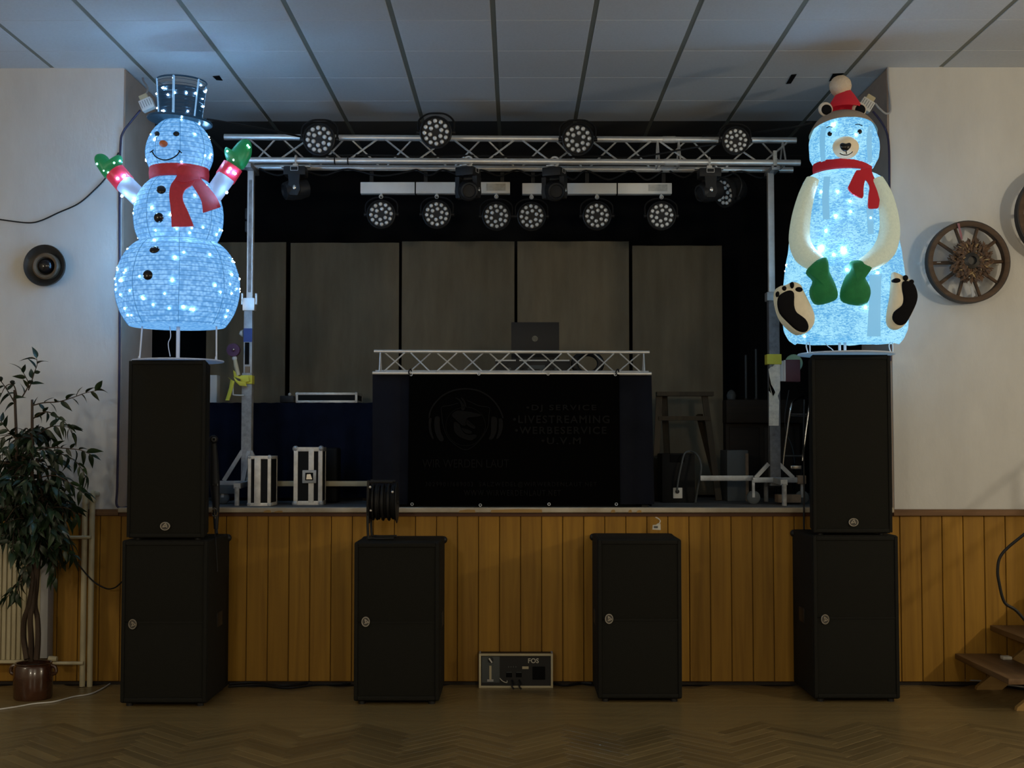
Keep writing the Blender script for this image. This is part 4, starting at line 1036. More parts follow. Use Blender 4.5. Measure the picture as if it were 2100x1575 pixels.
for txt, u0, u1, v0, v1, m, bd, sp in (
    ('•DJ SERVICE', 1079, 1223, 830, 845, 'print', .02, 1.25), ('•LIVESTREAMING', 1052, 1250, 852, 868, 'print', .02, 1.2),
    ('•WERBESERVICE', 1056, 1244, 875, 890, 'print', .02, 1.2), ('•U.V.M', 1110, 1191, 897, 911, 'print', .02, 1.25),
    ('WIR WERDEN LAUT', 866, 1044, 942, 959, 'print2', .0, 1.0),
    ('3029901/689003  SALZWEDEL@WIRWERDENLAUT.NET', 872, 1224, 988, 1000, 'print2', .015, 1.25), ('WWW.WIRWERDENLAUT.NET', 951, 1150, 1005, 1017, 'print2', .015, 1.25)):
    on_banner(text_mb(txt, u0, u1, v0, v1, YPf, bd, space=sp), 'lettering', M[m])
def s3(x, y): return P(860+x/9.845, 770+y/9.845, YPf)
def outline(pts, w, closed=False, m='print'):
    q = [s3(*p) for p in pts]; q = catmull(q, 5, closed)
    if closed: q.append(q[0])
    g = []
    for i, p in enumerate(q):
        d = (q[min(i+1, len(q)-1)]-q[max(i-1, 0)]).normalized(); nrm = Vector((-d.z, 0, d.x))*w/2; g.append((p+nrm, p-nrm))
    mb = MB(); mb.v = [x for pr in g for x in pr]; mb.f = [(2*i, 2*i+1, 2*i+3, 2*i+2) for i in range(len(q)-1)]; return mb
def solid(pts, smooth_=True):
    q = [s3(*p) for p in pts]
    if smooth_: q = catmull(q, 4, True)
    bm = bmesh.new(); bm.faces.new([bm.verts.new(p) for p in q]); bmesh.ops.triangulate(bm, faces=bm.faces[:]); return MB().bm(bm)
em = on_banner(outline([(195,860),(230,700),(330,540),(480,400),(700,300),(950,270),(1200,310),(1400,420),(1540,560),(1640,720),(1690,860)], .011), 'emblem_headband', M['print'])
for pts in ([(200,870),(185,1000),(205,1150),(260,1280),(290,1270),(255,1150),(235,1000),(250,870)], [(320,840),(300,1000),(330,1180),(400,1310),(470,1330),(490,1270),(430,1130),(410,980),(405,840)],
            [(1460,840),(1450,1000),(1440,1180),(1400,1280),(1480,1280),(1550,1150),(1570,1000),(1560,860)], [(1600,880),(1610,1000),(1590,1150),(1550,1270),(1600,1260),(1660,1150),(1690,1000),(1670,880)]):
    on_banner(solid(pts), 'emblem_ear_cushion', M['print'])
on_banner(outline([(780,560),(600,610),(450,640),(455,800),(480,1000),(560,1220),(700,1380),(930,1500),(1150,1380),(1300,1200),(1390,1000),(1405,800),(1410,650),(1200,610),(960,500)], .0045), 'emblem_shield', M['print'])
on_banner(outline([(930,640),(730,690),(590,820),(535,1000),(570,1180),(720,1360),(930,1420),(1140,1360),(1290,1180),(1335,1000),(1270,810),(1120,680)], .003, True), 'emblem_ring', M['print'])
for pts in ([(710,440),(790,490),(840,600),(850,690),(900,700),(920,640),(870,540),(800,470)], [(830,440),(890,470),(940,560),(950,640),(920,620),(890,540)],
            [(650,790),(760,710),(900,720),(1050,740),(1240,790),(1190,830),(960,860),(940,1000),(880,1010),(830,980),(720,880),(690,850)],
            [(700,940),(800,980),(840,1060),(900,1160),(1000,1200),(1120,1190),(1160,1230),(1050,1310),(930,1290),(800,1230),(710,1130)], [(960,880),(990,960),(1080,1020),(1130,1030),(1110,1080),(1020,1040),(950,980)], [(850,1060),(940,1080),(1060,1130),(1040,1170),(930,1160)]):
    on_banner(solid(pts), 'emblem_horned_head', M['print2'])
# laptop and controller
YP_ = YD+.30; YK = YD+.24
kt = thing('dj_controller', (P(1093,760,YK).x, YK+.15, zr-.012), 'black DJ controller with a silver front edge on the stand', 'mixer')
a = P(1016,762,YK); b = P(1170,735,YK); zkt = b.z-.01
MB().bevbox((a.x, YK, zr-.012), (b.x, YK+.36, zkt), .005).build('body', M['black'], kt)
for (u0, u1) in ((1016,1058),(1065,1122),(1130,1168)):
    MB().box((P(u0,735,YK).x, YK-.003, zkt-.010), (P(u1,735,YK).x, YK+.004, zkt)).build('silver_edge', M['white'], kt, smooth=False)
for u in (1045,1062,1085,1110,1140):
    MB().cyl(P(u,757,YK-.003), P(u,757,YK+.01), .012, seg=12).build('jack', M['greybox'], kt)
MB().box(P(1085,757,YK-.004), P(1118,749,YK+.002)).build('rear_label', M['greybox'], kt, smooth=False)
a = P(1048.5,722,YP_); b = P(1146.5,661,YP_)
lp = thing('laptop', ((a.x+b.x)/2, YP_+.1, zkt), 'open black laptop seen from behind on the DJ stand', 'laptop')
MB().bevbox((a.x, YP_-.008, zkt+.018), (b.x, YP_, b.z), .003).build('screen_lid', M['black'], lp)
MB().bevbox((a.x, YP_-.004, zkt+.001), (b.x, YP_+.23, zkt+.017), .003).build('keyboard_base', M['black'], lp)
lc = P(1097,694.5,YP_-.008); dsk = MB().lathe([(.0215,0),(.0215,.0012),(.0005,.0014)], lc, 24, 'Y').build('logo_disc', M['logo_grey'], lp)
lg = text_mb('hp', 1092.5, 1101.5, 689, 700, YP_-.0105, .01).build('logo_letters', M['badge_dark'], dsk, smooth=False)
# headphones draped: dark round cushion on the stand
hpc = P(1205,760,YD+.3); hpc.z = zr-.012+.102
hp = MB().torus(hpc, .085, .024, 28, 8, 'Y', 1.15, .9)
hp.build('headphones', M['black'], None, 'black headphones lying behind the rail of the DJ stand', 'headphones')

# ------------------------------------------------------------------ cloth panels at the back of the stage
YPn = 11.3
pl_ = ['far left panel of the olive cloth backdrop, behind the left tower', 'second olive cloth backdrop panel from the left, above the navy cloth', 'third olive cloth backdrop panel from the left, behind the rail end', 'fourth olive cloth backdrop panel from the left, behind the laptop', 'rightmost olive cloth backdrop panel, beside the dark wing']
for i, (u0, u1, vt) in enumerate(((424,586,497),(595,818,498),(824,1055,495),(1061,1290,495),(1297,1481,504))):
    zbot = ZS+.02; grid = []; za = P(u0, vt, YPn).z; xa, xb = P(u0, 600, YPn).x, P(u1, 600, YPn).x
    for r in range(9):
        z = za+(zbot-za)*r/8; grid.append([Vector((xa+(xb-xa)*c/40, YPn+.006*math.sin(c*.3+i)+.0022*math.sin(c*.9+i*2+r*.15), z)) for c in range(41)])
    t = thing('backdrop_panel', ((xa+xb)/2, YPn, ZS), pl_[i], 'panel', 'cloth backdrop panels')
    MB().sheet(grid, .012).build('cloth', M['panelcloth'], t)
    for x in (xa+.02, xb-.02): MB().box((x-.018, YPn+.03, ZS), (x+.018, YPn+.06, za-.03)).build('frame_post', M['darkwood'], t, smooth=False)
    MB().box((xa, YPn+.03, za-.06), (xb, YPn+.06, za-.02)).build('frame_rail', M['darkwood'], t, smooth=False)

# ------------------------------------------------------------------ left side of the stage
YN = 10.55
nt_ = thing('draped_table', (P(595,1000,YN).x, YN+.3, ZS), 'table fully covered with a dark navy cloth left of the DJ stand', 'table')
znt = P(600,826,YN).z
a = P(424,826,YN); b = P(768,826,YN)
MB().box((a.x+.02, YN+.02, znt-.03), (b.x-.02, YN+.65, znt-.008)).build('table_top', M['darkwood'], nt_, smooth=False)
for x in (a.x+.08, b.x-.08):
    for y in (YN+.08, YN+.6): MB().box((x-.02, y-.02, ZS), (x+.02, y+.02, znt-.03)).build('leg', M['darkwood'], nt_, smooth=False)
grid = []
for r in range(14):
    row = []
    for c in range(61):
        x = a.x+(b.x-a.x)*c/60
        if r < 3: y, z = YN+.66-.33*r, znt+.002*math.sin(c*1.3)
        else:
            k = (r-3)/10; y = YN+.035*(.1+k)*math.sin(c*.62+.9*math.sin(c*.21)); z = znt-.004-(znt-ZS-.03)*k
        row.append(Vector((x, y, z)))
    grid.append(row)
MB().sheet(grid, .006).build('cloth', M['navy'], nt_)
def case(u0, u1, v0, v1, Y, dep, label, z0, mode, name='flight_case'):
    x0, x1 = P(u0, (v0+v1)/2, Y).x, P(u1, (v0+v1)/2, Y).x; z1 = P((u0+u1)/2, v0, Y).z
    t = thing(name, ((x0+x1)/2, Y+dep/2, z0), label, 'flight case', 'flight cases on the stage')
    MB().box((x0+.004, Y+.004, z0+.004), (x1-.004, Y+dep-.004, z1-.004)).build('panel', M['laminate'], t, smooth=False)
    e = mode.get('e', .026)
    for x in (x0, x1-e):
        for y in (Y, Y+dep-e): MB().bevbox((x, y, z0), (x+e, y+e, z1), .003).build('edge_profile', M['case_alu'], t)
    for z in (z0, z1-e):
        for y in (Y, Y+dep-e): MB().bevbox((x0+e, y, z), (x1-e, y+e, z+e), .003).build('edge_profile', M['case_alu'], t)
        for x in (x0, x1-e): MB().bevbox((x, Y+e, z), (x+e, Y+dep-e, z+e), .003).build('edge_profile', M['case_alu'], t)
    for x in (x0+.012, x1-.012):
        for z in (z0+.012, z1-.012): MB().ball((x, Y+.010, z), mode.get('cr', .027), 12, 8, (1,.6,1)).build('ball_corner', M['steel'], t)
    if 'strip' in mode:
        for (ua, ub) in mode['strip']: MB().bevbox((P(ua, v0, Y).x, Y-.003, z0+e*.6), (P(ub, v0, Y).x, Y+.006, z1-e*.6), .002).build('lid_profile', M['case_alu'], t)
    if 'latch' in mode:
        ua, ub, va, vb = mode['latch']; p, q = P(ua, vb, Y), P(ub, va, Y)
        lt = MB().bevbox((p.x, Y-.010, p.z), (q.x, Y+.004, q.z), .006).build('latch', M['steel'], t)
        w_ = q.x-p.x; h__ = q.z-p.z
        MB().bevbox((p.x+w_*.22, Y-.0125, p.z+h__*.22), (q.x-w_*.22, Y-.009, q.z-h__*.2), .001).build('latch_recess', M['blackmatte'], lt)
        MB().prism([Vector((p.x+w_*.3, Y-.016, p.z+h__*.3)), Vector((q.x-w_*.28, Y-.016, p.z+h__*.3)), Vector((q.x-w_*.4, Y-.016, q.z-h__*.3)), Vector((p.x+w_*.34, Y-.016, q.z-h__*.32))], (0,.004,0)).build('butterfly_key', M['chrome'], lt)
    return t
Y1 = G(530, 1038, ZS).y; Y2 = G(632, 1036, ZS).y
case(508, 555, 935, 1038, Y1, .28, 'small upright flight case with aluminium centre strip left on the stage', ZS, {'e': .024, 'strip': ((522,535),), 'cr': .02})
case(602, 661, 917, 1036, Y2, .20, 'tall flight case with a butterfly latch standing on the stage', ZS, {'e': .032, 'strip': ((633,644),), 'latch': (620,649,964,991), 'cr': .024})
case(606, 733, 805, 826, YN+.12, .35, 'low flight case lying on the navy covered table', znt+.004, {'e': .02, 'cr': .018})
# dark box with round top edges right behind the tall case
p0 = P(664, 918, Y2+.36); q0 = P(692, 1035, Y2+.36)
bx = MB().bevbox((p0.x, Y2+.36, ZS), (q0.x, Y2+.56, p0.z), .02, 3).build('black_case', M['laminate'], None, 'plain black case behind the tall flight case', 'case')
sm = thing('table_gadget', (P(590,826,YN+.1).x, YN+.1, znt+.004), 'small black device with a round knob on the navy covered table', 'device')
MB().bevbox((P(576,820,YN+.1).x, YN+.05, znt+.004), (P(604,820,YN+.1).x, YN+.2, P(590,812,YN+.1).z), .006).build('body', M['black'], sm)
MB().ball(P(594,809,YN+.08), .014, 10, 8).build('knob', M['white'], sm)
wb = thing('white_box', (P(436,825,YN+.1).x, YN+.13, znt+.004), 'upright white box behind the left speaker', 'box')
a = P(426,825,YN+.08); b = P(445,769,YN+.08); MB().bevbox((a.x, YN+.08, znt+.004), (b.x, YN+.2, b.z), .004).build('body', M['white'], wb)
MB().box((a.x+.012, YN+.0785, znt+.02), (a.x+.018, YN+.081, b.z-.02)).build('seam', M['greybox'], wb, smooth=False)
# folded stand with rings
fs_ = thing('folded_stand', (P(440,1090,8.80).x, 8.80, SL[4]), 'folded black stand with chrome rings leaning beside the left speaker', 'stand')
Yh = 8.84
MB().tube([P(437,903,Yh+.04), P(439,945,Yh+.03), P(440,990,Yh), P(443,1030,Yh-.03), P(443,1085,Yh-.06)], [.022,.030,.036,.026,.015], 12).build('sleeve', M['cable'], fs_)
MB().lathe([(.024,-.012),(.03,0),(.024,.014),(.012,.018),(.001,.012)], P(438,901,Yh+.0), 18, 'Y').build('cap', M['black'], fs_)
MB().torus(P(438.5,901,Yh-.02), .012, .0045, 16, 6, 'Y').build('eyelet', M['badge'], fs_)
MB().torus(P(440,1051,Yh-.1), .024, .004, 18, 6, 'Y', .8, 1.1).tube([P(439,1040,Yh-.1), P(441,1064,Yh-.1)], .004, 6).build('shackle', M['chrome'], fs_)
MB().box(P(435,996,Yh-.045), P(447,992,Yh-.03)).build('clip', M['chrome'], fs_, smooth=False)
MB().bar(P(443,1086,Yh-.07), P(444,1096,Yh-.1), .02, .02).build('foot', M['cable'], fs_)
cable([P(441,1064,Yh-.1), P(442,1090,8.62), P(441,1098,8.45), P(442,1106,8.36), P(444,1130,8.35), P(446,1172,8.35)], .004, M['cable'], 'thin black strap hanging over the side of the left subwoofer', 'hanging_strap')

# ------------------------------------------------------------------ right side of the stage
YC = G(1391, 1031, ZS).y
a = P(1357,930,YC); b = P(1425,930,YC)
bc = thing('amplifier_case', ((a.x+b.x)/2, YC+.25, ZS), 'black case with a white socket beside the DJ stand', 'case')
MB().bevbox((a.x, YC, ZS), (b.x, YC+.33, a.z), .012).build('body', M['laminate'], bc)
p, q = P(1374,948,YC), P(1404,932,YC); MB().bevbox((p.x, YC-.006, p.z), (q.x, YC+.01, q.z), .004).build('handle_recess', M['blackmatte'], bc)
p, q = P(1380,1022,YC), P(1399,1000,YC); sk = MB().bevbox((p.x, YC-.012, p.z), (q.x, YC+.004, q.z), .005).build('socket', M['white'], bc)
c = P(1389,1008,YC-.012); MB().lathe([(.016,0),(.016,.012),(.001,.013)], c, 14, 'Y').build('plug', M['black'], sk)
cable([P(1388,1007,YC-.03), P(1391,985,YC-.045), P(1398,950,YC-.045), P(1404,930,YC-.03), P(1415,925.5,YC), P(1428,931,YC-.05), P(1437,950,YC-.1), P(1437,970,YC-.12), P(1431,1000,YC-.1), P(1426,1030,YC-.06)], .008, M['greybox'], 'grey mains cable looping over the black case', 'mains_cable')
def P2(u, v, Y): return P(u, v, Y)
YE = 10.72
st = thing('stepladder', (P(1410,1010,YE).x, YE, ZS), 'dark wooden stepladder standing in the shade behind the black case', 'stepladder')
zf_ = ZS+.002
def leg(u0, v0, u1, Y0, Y1_): 
    b = P(u1, 1000, Y1_); return MB().bar(P(u0, v0, Y0), Vector((b.x, Y1_, zf_)), .05, .03)
for (u0, v0, u1, y0, y1) in ((1352,808,1342,YE,YE-.15), (1362,812,1372,YE+.08,YE+.28), (1445,812,1474,YE,YE-.15), (1434,850,1478,YE+.08,YE+.28)):
    leg(u0, v0, u1, y0, y1).build('leg', M['olivewood'], st)
for v, u0, u1 in ((808,1346,1462),(858,1350,1455)):
    MB().bar(P(u0, v, YE-.01), P(u1, v, YE-.01), .10, .035).build('tread', M['olivewood'], st)
YG = 10.45
gb = thing('grey_crate', (P(1513,975,YG).x, YG+.2, ZS), 'grey box standing in the dark beside the right tower', 'box')
MB().bevbox((P(1491,975,YG).x, YG, ZS), (P(1535,975,YG).x, YG+.35, P(1513,923,YG).z), .01).build('body', M['greybox'], gb)
MB().box((P(1529,975,YG).x, YG-.006, ZS), (P(1535,975,YG).x, YG+.004, P(1513,930,YG).z)).build('edge_strip', M['orange'], gb, smooth=False)
YO = 11.2
pn = thing('dark_sideboard', (P(1540,1000,YO).x, YO+.25, ZS), 'very dark wooden sideboard in the right stage wing', 'sideboard')
x0, x1 = P(1488,850,YO).x, P(1640,850,YO).x
MB().bevbox((x0, YO, ZS), (x1, YO+.5, P(1540,850,YO).z), .01).build('body', M['darkwood'], pn)
MB().bevbox((x0-.01, YO-.10, P(1540,868,YO).z), (x1+.01, YO+.5, P(1540,820,YO).z), .012).build('top', M['darkwood'], pn)
for k in range(2): MB().bevbox((x0+.03+k*.3, YO-.012, ZS+.08), (x0+.29+k*.3, YO+.002, P(1540,876,YO).z), .006).build('door', M['darkwood'], pn)
zs_ = P(1540,820,YO).z
for u, v0 in ((1530,728),(1551,716)):
    x = P(u, 800, YO+.15).x; s_ = thing('metal_rod', (x, YO+.15, zs_), 'thin metal rod standing on the dark sideboard, %s' % ('nearer the backdrop' if u < 1540 else 'nearer the right tower'), 'rod', 'rods on the sideboard')
    MB().cyl((x, YO+.15, zs_), (x, YO+.15, P(u, v0, YO+.15).z), .010).build('rod', M['greybox'], s_)
    MB().cyl((x, YO+.15, zs_), (x, YO+.15, zs_+.02), .035).build('foot', M['black'], s_)
jg = P(1500,820,YO); MB().lathe([(.001,0),(.035,0),(.042,.04),(.03,.07),(.012,.085),(.001,.087)], (jg.x, YO+.0, zs_), 16).build('small_jar', M['greybox'], None, 'small pale jar on the left end of the dark sideboard', 'jar')
# chrome tube frame
YF = 10.62
cf_ = thing('chrome_stool', (P(1633,1000,YF).x, YF, ZS), 'bent chrome tube stool frame beside the right speaker', 'stool')
MB().tube(catmull([P(1606,960,YF), P(1608,935,YF), P(1616,875,YF), P(1622,836,YF), P(1627,823,YF+.03), P(1640,815,YF+.1), P(1660,811,YF+.22)], 5), .011, 10).build('frame_tube', M['chrome'], cf_)
MB().tube([P(1646,945,YF+.02), P(1647,935,YF+.02), P(1654,880,YF+.02), P(1662,822,YF+.02)], .013, 10).build('frame_tube', M['chrome'], cf_)
for v, u0, u1 in ((849,1619,1658),(935,1606,1648)): MB().cyl(P(u0, v, YF), P(u1, v+(1 if v < 900 else 0), YF+.02), .010, seg=10).build('crossbar', M['chrome'], cf_)
MB().tube([P(1617,853,YF), P(1656,854,YF+.02)], .006, 8).build('crossbar', M['chrome'], cf_)
zq = P(1630,935,YF).z
for u in (1605, 1643):
    b = P(u, 955, YF); MB().cyl((b.x, YF, ZS), b, .012, seg=10).build('leg', M['black'], cf_); MB().cyl((b.x+.01, YF+.35, ZS), (b.x+.01, YF+.30, zq), .011, seg=10).build('leg', M['black'], cf_)
cable([P(1618,800,YF+.2), P(1610,850,YF+.2), P(1612,885,YF+.2), P(1624,915,YF+.2), P(1630,950,YF+.2)], .004, M['greybox'], 'thin grey cable hanging behind the chrome tube frame', 'thin_cable')
cable([P(1649,820,9.2), P(1648,900,9.05), P(1649,1000,8.95), P(1648.5,1060,8.92), P(1649,1086,8.85)], .006, M['cable'], 'black cable hanging over the stage edge beside the right speaker', 'hanging_cable')
# clamp foot and castor clutter under the tower
MB().bevbox(P(1622,955,10.25), P(1638,962,10.35), .004).build('small_clamp', M['chrome'], None, 'small chrome clamp behind the right tower base', 'clamp')
# ------------------------------------------------------------------ things on the middle subwoofers and the floor in front
# cable reel on the second subwoofer
YR = S2[3]+.28; zt2 = S2[4]
rl = thing('cable_reel', (P(783,1085,YR).x, YR, zt2), 'black cable reel in a tube frame on the left middle subwoofer', 'cable reel')
cx = P(786,1040,YR).x
drz = P(786,1030,YR).z
drum = MB().lathe([(.001,-.085),(.05,-.085),(.05,.085),(.001,.085)], (0,0,0), 24, 'Z'); drum.v = [Vector((v.z+cx, v.y+YR, v.x+drz)) for v in drum.v]; drum.build('drum', M['black'], rl)
wnd = MB()
for k in range(13):
    for ring_ in range(1):
        t_ = MB().torus((0,0,0), .105+.012*math.sin(k*2.3), .0075, 22, 5); t_.v = [Vector((v.z+cx-.078+.013*k, v.y+YR, v.x+drz)) for v in t_.v]; wnd.add(t_.v, t_.f)
wnd.build('wound_cable', M['cable'], rl, kind='stuff')
for sx in (-1, 1):
    fl = MB().lathe([(.001,-.003),(.135,-.003),(.138,0),(.135,.003),(.001,.003)], (0,0,0), 28, 'Z'); fl.v = [Vector((v.z+cx+sx*.09, v.y+YR, v.x+drz)) for v in fl.v]; fl.build('flange', M['black'], rl)
ux0 = P(755,1040,YR-.1); ux1 = P(808,1040,YR-.1); z0_ = zt2+.012
for yy in (YR-.1, YR+.1):
    zt3 = P(757,988,YR).z
    MB().tube(catmull([(ux1.x, yy, z0_), (ux0.x+.03, yy, z0_), (ux0.x, yy, z0_+.03), (ux0.x, yy, zt3-.02), (ux0.x+.02, yy, zt3), (ux1.x-.01, yy, zt3)], 5), .009, 8).build('frame_tube', M['black'], rl)
MB().cyl((ux0.x, YR-.1, z0_+.0), (ux0.x, YR+.1, z0_), .009).build('frame_tube', M['black'], rl)
MB().cyl((ux0.x-.01, YR, drz), (cx+.1, YR, drz), .012).build('axle', M['black'], rl)
for u, v in ((759,999),(805,1009),(760,1047)): MB().ball(P(u, v, YR-.11), .009, 8, 6).build('rivet', M['alu'], rl)
# tag on the third
tg = thing('paper_tag', (P(1347,1086,S3[3]+.3).x, S3[3]+.3, S3[4]), 'small crumpled paper tag on the right middle subwoofer', 'tag')
Yt = S3[3]+.3
MB().prism([P(1338,1086,Yt), P(1355,1087,Yt), P(1354.5,1074,Yt), P(1350,1073,Yt), P(1346,1076,Yt), P(1339,1077,Yt)], (0,.012,0)).build('card', M['paper'], tg, smooth=False)
MB().box(P(1341,1083,Yt-.002), P(1349,1079,Yt)).build('print', M['greybox'], tg, smooth=False)
MB().tube(catmull([P(1352,1074,Yt), P(1354,1068,Yt+.01), P(1349,1063,Yt+.02), P(1344,1061,Yt+.02)], 4), .004, 6).build('string', M['paper'], tg)
# amplifier rack with white frame
YX = G(1058, 1411, 0).y
a = P(982,1411,YX); b = P(1134,1341,YX); rk = thing('amp_rack', ((a.x+b.x)/2, YX+.22, 0), 'white-framed power distribution rack on the floor below the stage', 'rack')
zr1 = b.z; dp = .34; e = .014
MB().box((a.x+.004, YX+.02, .008), (b.x-.004, YX+dp, zr1-.004)).build('body', M['darkwood'], rk, smooth=False)
for (p, q) in (((a.x,YX,.0),(a.x+e,YX+.03,zr1)), ((b.x-e,YX,.0),(b.x,YX+.03,zr1)), ((a.x+e,YX,zr1-e),(b.x-e,YX+.03,zr1)), ((a.x+e,YX,.0),(b.x-e,YX+.03,e))):
    MB().bevbox(p, q, .002).build('frame_edge', M['cream'], rk)
for x in (a.x, b.x-.012): MB().box((x, YX+.03, zr1-.012), (x+.012, YX+dp, zr1)).build('frame_edge', M['cream_g'], rk, smooth=False)
pnl = MB().box((a.x+e, YX+.012, e), (b.x-e, YX+.022, zr1-e)).build('front_panel', M['black'], rk, smooth=False)
MB().bevbox(P(988,1400,YX+.010), P(1025,1346,YX+.014), .004).build('grey_module', M['greybox'], rk)
kn = MB().lathe([(.018,0),(.018,.012),(.001,.014)], P(1006,1353,YX+.008), 18, 'Y').build('rotary_knob', M['black'], rk)
MB().bar(P(1003,1350,YX-.008), P(1009,1359,YX-.008), .009, .006, (0,1,0)).build('knob_pointer', M['white'], kn)
MB().box(P(1003.5,1394,YX+.004), P(1008,1365,YX+.012)).build('white_lever', M['cream'], rk, smooth=False)
MB().box(P(999,1398,YX+.006), P(1012,1393,YX+.012)).build('lever_base', M['cream_g'], rk, smooth=False)
text_mb('FOS', 1083, 1105, 1350, 1360, YX+.010, .02).build('lettering', M['paper'], pnl, smooth=False)
MB().box(P(1071,1372,YX+.004), P(1084,1366.5,YX+.012)).build('white_switch', M['cream'], rk, smooth=False)
for u in (1044, 1068-4): 
    mt_ = MB().bevbox(P(u-6,1389,YX+.006), P(u+6,1377.5,YX+.012), .002).build('meter', M['blackmatte'], rk)
    MB().box(P(u-5.5,1379.5,YX+.003), P(u+5.5,1377.8,YX+.007)).build('meter_glint', M['greybox'], mt_, smooth=False)
for u in (1043,1048,1053,1058): MB().box(P(u-.8,1369,YX+.009), P(u+.8,1366,YX+.012)).build('switch', M['greybox'], rk, smooth=False)
MB().bevbox(P(1092,1394,YX+.006), P(1118,1367,YX+.012), .004).build('socket', M['blackmatte'], rk)
for u in (1050, 1065): MB().tube(catmull([P(u,1395,YX+.005), P(u+2,1401,YX-.03), P(u,1408,YX-.05), P(u+4,1413,YX-.05)], 4), .006, 6).build('plug_lead', M['cable'], rk)
MB().tube(catmull([P(1025,1391,YX+.0), P(1031,1397,YX-.02), P(1039,1400,YX-.01), P(1040,1396,YX+.005)], 4), .003, 6).build('plug_lead', M['paper'], rk)
# floor cables along the stage front
def gz(u, v, z=.01): return G(u, v, z)
def floor_cable(pts, r, m, label, **k): return cable([G(u, v, r+.001) for u, v in pts], r, m, label, 'floor_cable', 6, 'cable', 'cables along the stage front')
floor_cable([(470,1403),(520,1400),(580,1406),(640,1399),(690,1396),(726,1393)], .011, M['cable'], 'thick black cable on the floor between the left subwoofers')
floor_cable([(468,1408),(530,1405),(590,1411),(650,1404),(700,1403),(727,1400)], .008, M['cable'], 'thin black cable on the floor between the left subwoofers')
floor_cable([(900,1398),(930,1397),(960,1395),(984,1393)], .010, M['cable'], 'black cable on the floor left of the white-framed rack')
floor_cable([(1132,1396),(1160,1398),(1190,1395),(1214,1396)], .016, M['cable'], 'thick black cable bundle on the floor right of the white-framed rack')
floor_cable([(1132,1401),(1160,1405),(1190,1401),(1214,1402)], .010, M['cable'], 'black cable nearest the camera right of the white-framed rack')
floor_cable([(1398,1390),(1440,1396),(1500,1395),(1550,1391),(1620,1388)], .013, M['cable'], 'black cable on the floor between the right subwoofers')
floor_cable([(1505,1389),(1530,1386),(1560,1388),(1618,1384)], .010, M['cable'], 'short black cable end near the right subwoofer')
floor_cable([(1843,1392),(1880,1390),(1930,1392),(1990,1395),(2040,1399),(2075,1408),(2110,1414)], .013, M['cable'], 'black cable on the floor right of the bear subwoofer')
cable([G(u, v, .022) for u, v in ((1843,1393.5),(1880,1392),(1900,1392))]+[G(u, v, .03) for u, v in ((1960,1394),(2020,1397),(2060,1404),(2110,1410))], .005, M['cream_g'], 'thin grey cable lying on the black floor cable beside the stairs', 'floor_cable')
cable([G(u, v, .006) for u, v in ((-25,1458),(30,1450),(70,1443),(110,1439),(150,1429),(185,1423),(210,1412),(228,1400),(244,1384))], .005, M['white'], 'thin white cable crossing the parquet in front of the plant', 'floor_cable')

# ------------------------------------------------------------------ left wall: radiator, pipes, cables, ornament
YRad = 8.84
xa, xb = P(-60,1250,YRad).x, P(80,1250,YRad).x; zt4 = P(50,1108,YRad).z; zb4 = P(50,1360,YRad).z
rd = thing('radiator', ((xa+xb)/2, YRad+.05, zb4), 'cream ribbed panel radiator on the left wall behind the plant', 'radiator')
MB().bevbox((xa, YRad+.02, zb4), (xb, YRad+.09, zt4), .006).build('panel', M['cream'], rd)
n = int((xb-xa)/.034)
rbm = MB().bevbox((-.0125, 0, zb4-zb4+.02), (.0125, .02, zt4-zb4-.02), .006).mesh('rib', smooth=True); rbm.materials.append(M['cream'])
for i in range(n): inst('rib', rbm, rd, (xa+.02+i*.034, YRad+.004, zb4))
MB().bevbox((xb+.003, YRad+.01, zb4+.03), (P(97,1250,YRad).x, YRad+.12, zt4-.02), .004).build('side_cover', M['cream_g'], rd)
MB().bevbox((xa, YRad-.002, zb4-.002), (xb, YRad+.03, zb4+.02), .004).build('bottom_rail', M['cream'], rd)
for x in (xa+.1, xb-.1): MB().box((x-.015, YRad+.09, zb4+.1), (x+.015, YW-.023, zt4-.1)).build('wall_bracket', M['cream_g'], rd, smooth=False)
YPp = 8.90
pp = thing('heating_pipes', (P(180,1300,YPp).x, YPp, 0), 'pair of cream heating pipes running up the left wall', 'pipes')
for u, vtop in ((172,1018),(187,1014)):
    x = P(u, 1200, YPp).x; zt5 = P(u, vtop, YPp).z
    MB().tube(catmull([(x, YPp, 0), (x, YPp, .4), (x, YPp, zt5-.06), (x, YPp+.02, zt5-.01), (x, YW, zt5)], 4), .0195, 12).build('riser', M['cream'], pp)
    MB().lathe([(.024,0),(.024,.012)], (x, YPp, zt5-.05), 14, cap0=True, cap1=True).build('pipe_collar', M['cream'], pp)
MB().cyl(P(138,1102,YPp-.03), P(187,1102,YPp-.03), .012, seg=10).build('branch', M['cream'], pp)
MB().cyl(P(104,1360,YPp-.03), P(171,1360,YPp-.03), .012, seg=10).build('branch', M['cream'], pp)
vv_ = MB().tube([P(118,1094,YPp-.03), P(134,1096,YPp-.03), P(140,1101,YPp-.03)], [.022,.022,.014], 12).build('valve', M['cream'], pp)
MB().cyl(P(103,1092,YPp-.03), P(112,1093,YPp-.03), .026, seg=14).build('thermostat_head', M['cream_g'], vv_)
MB().cyl(P(100,1351,YPp-.03), P(117,1352,YPp-.03), .02, seg=12).build('valve', M['cream'], pp)
cable([P(135,1094,8.86), P(143,1105,8.86), P(150,1130,8.86), P(158,1152,8.86), P(175,1175,8.87), P(195,1195,8.86), P(218,1207,8.85), P(236,1205,8.84), P(250,1193,8.80)], .005, M['cable'], 'black lead hanging from the radiator valve to the left subwoofer', 'lead')
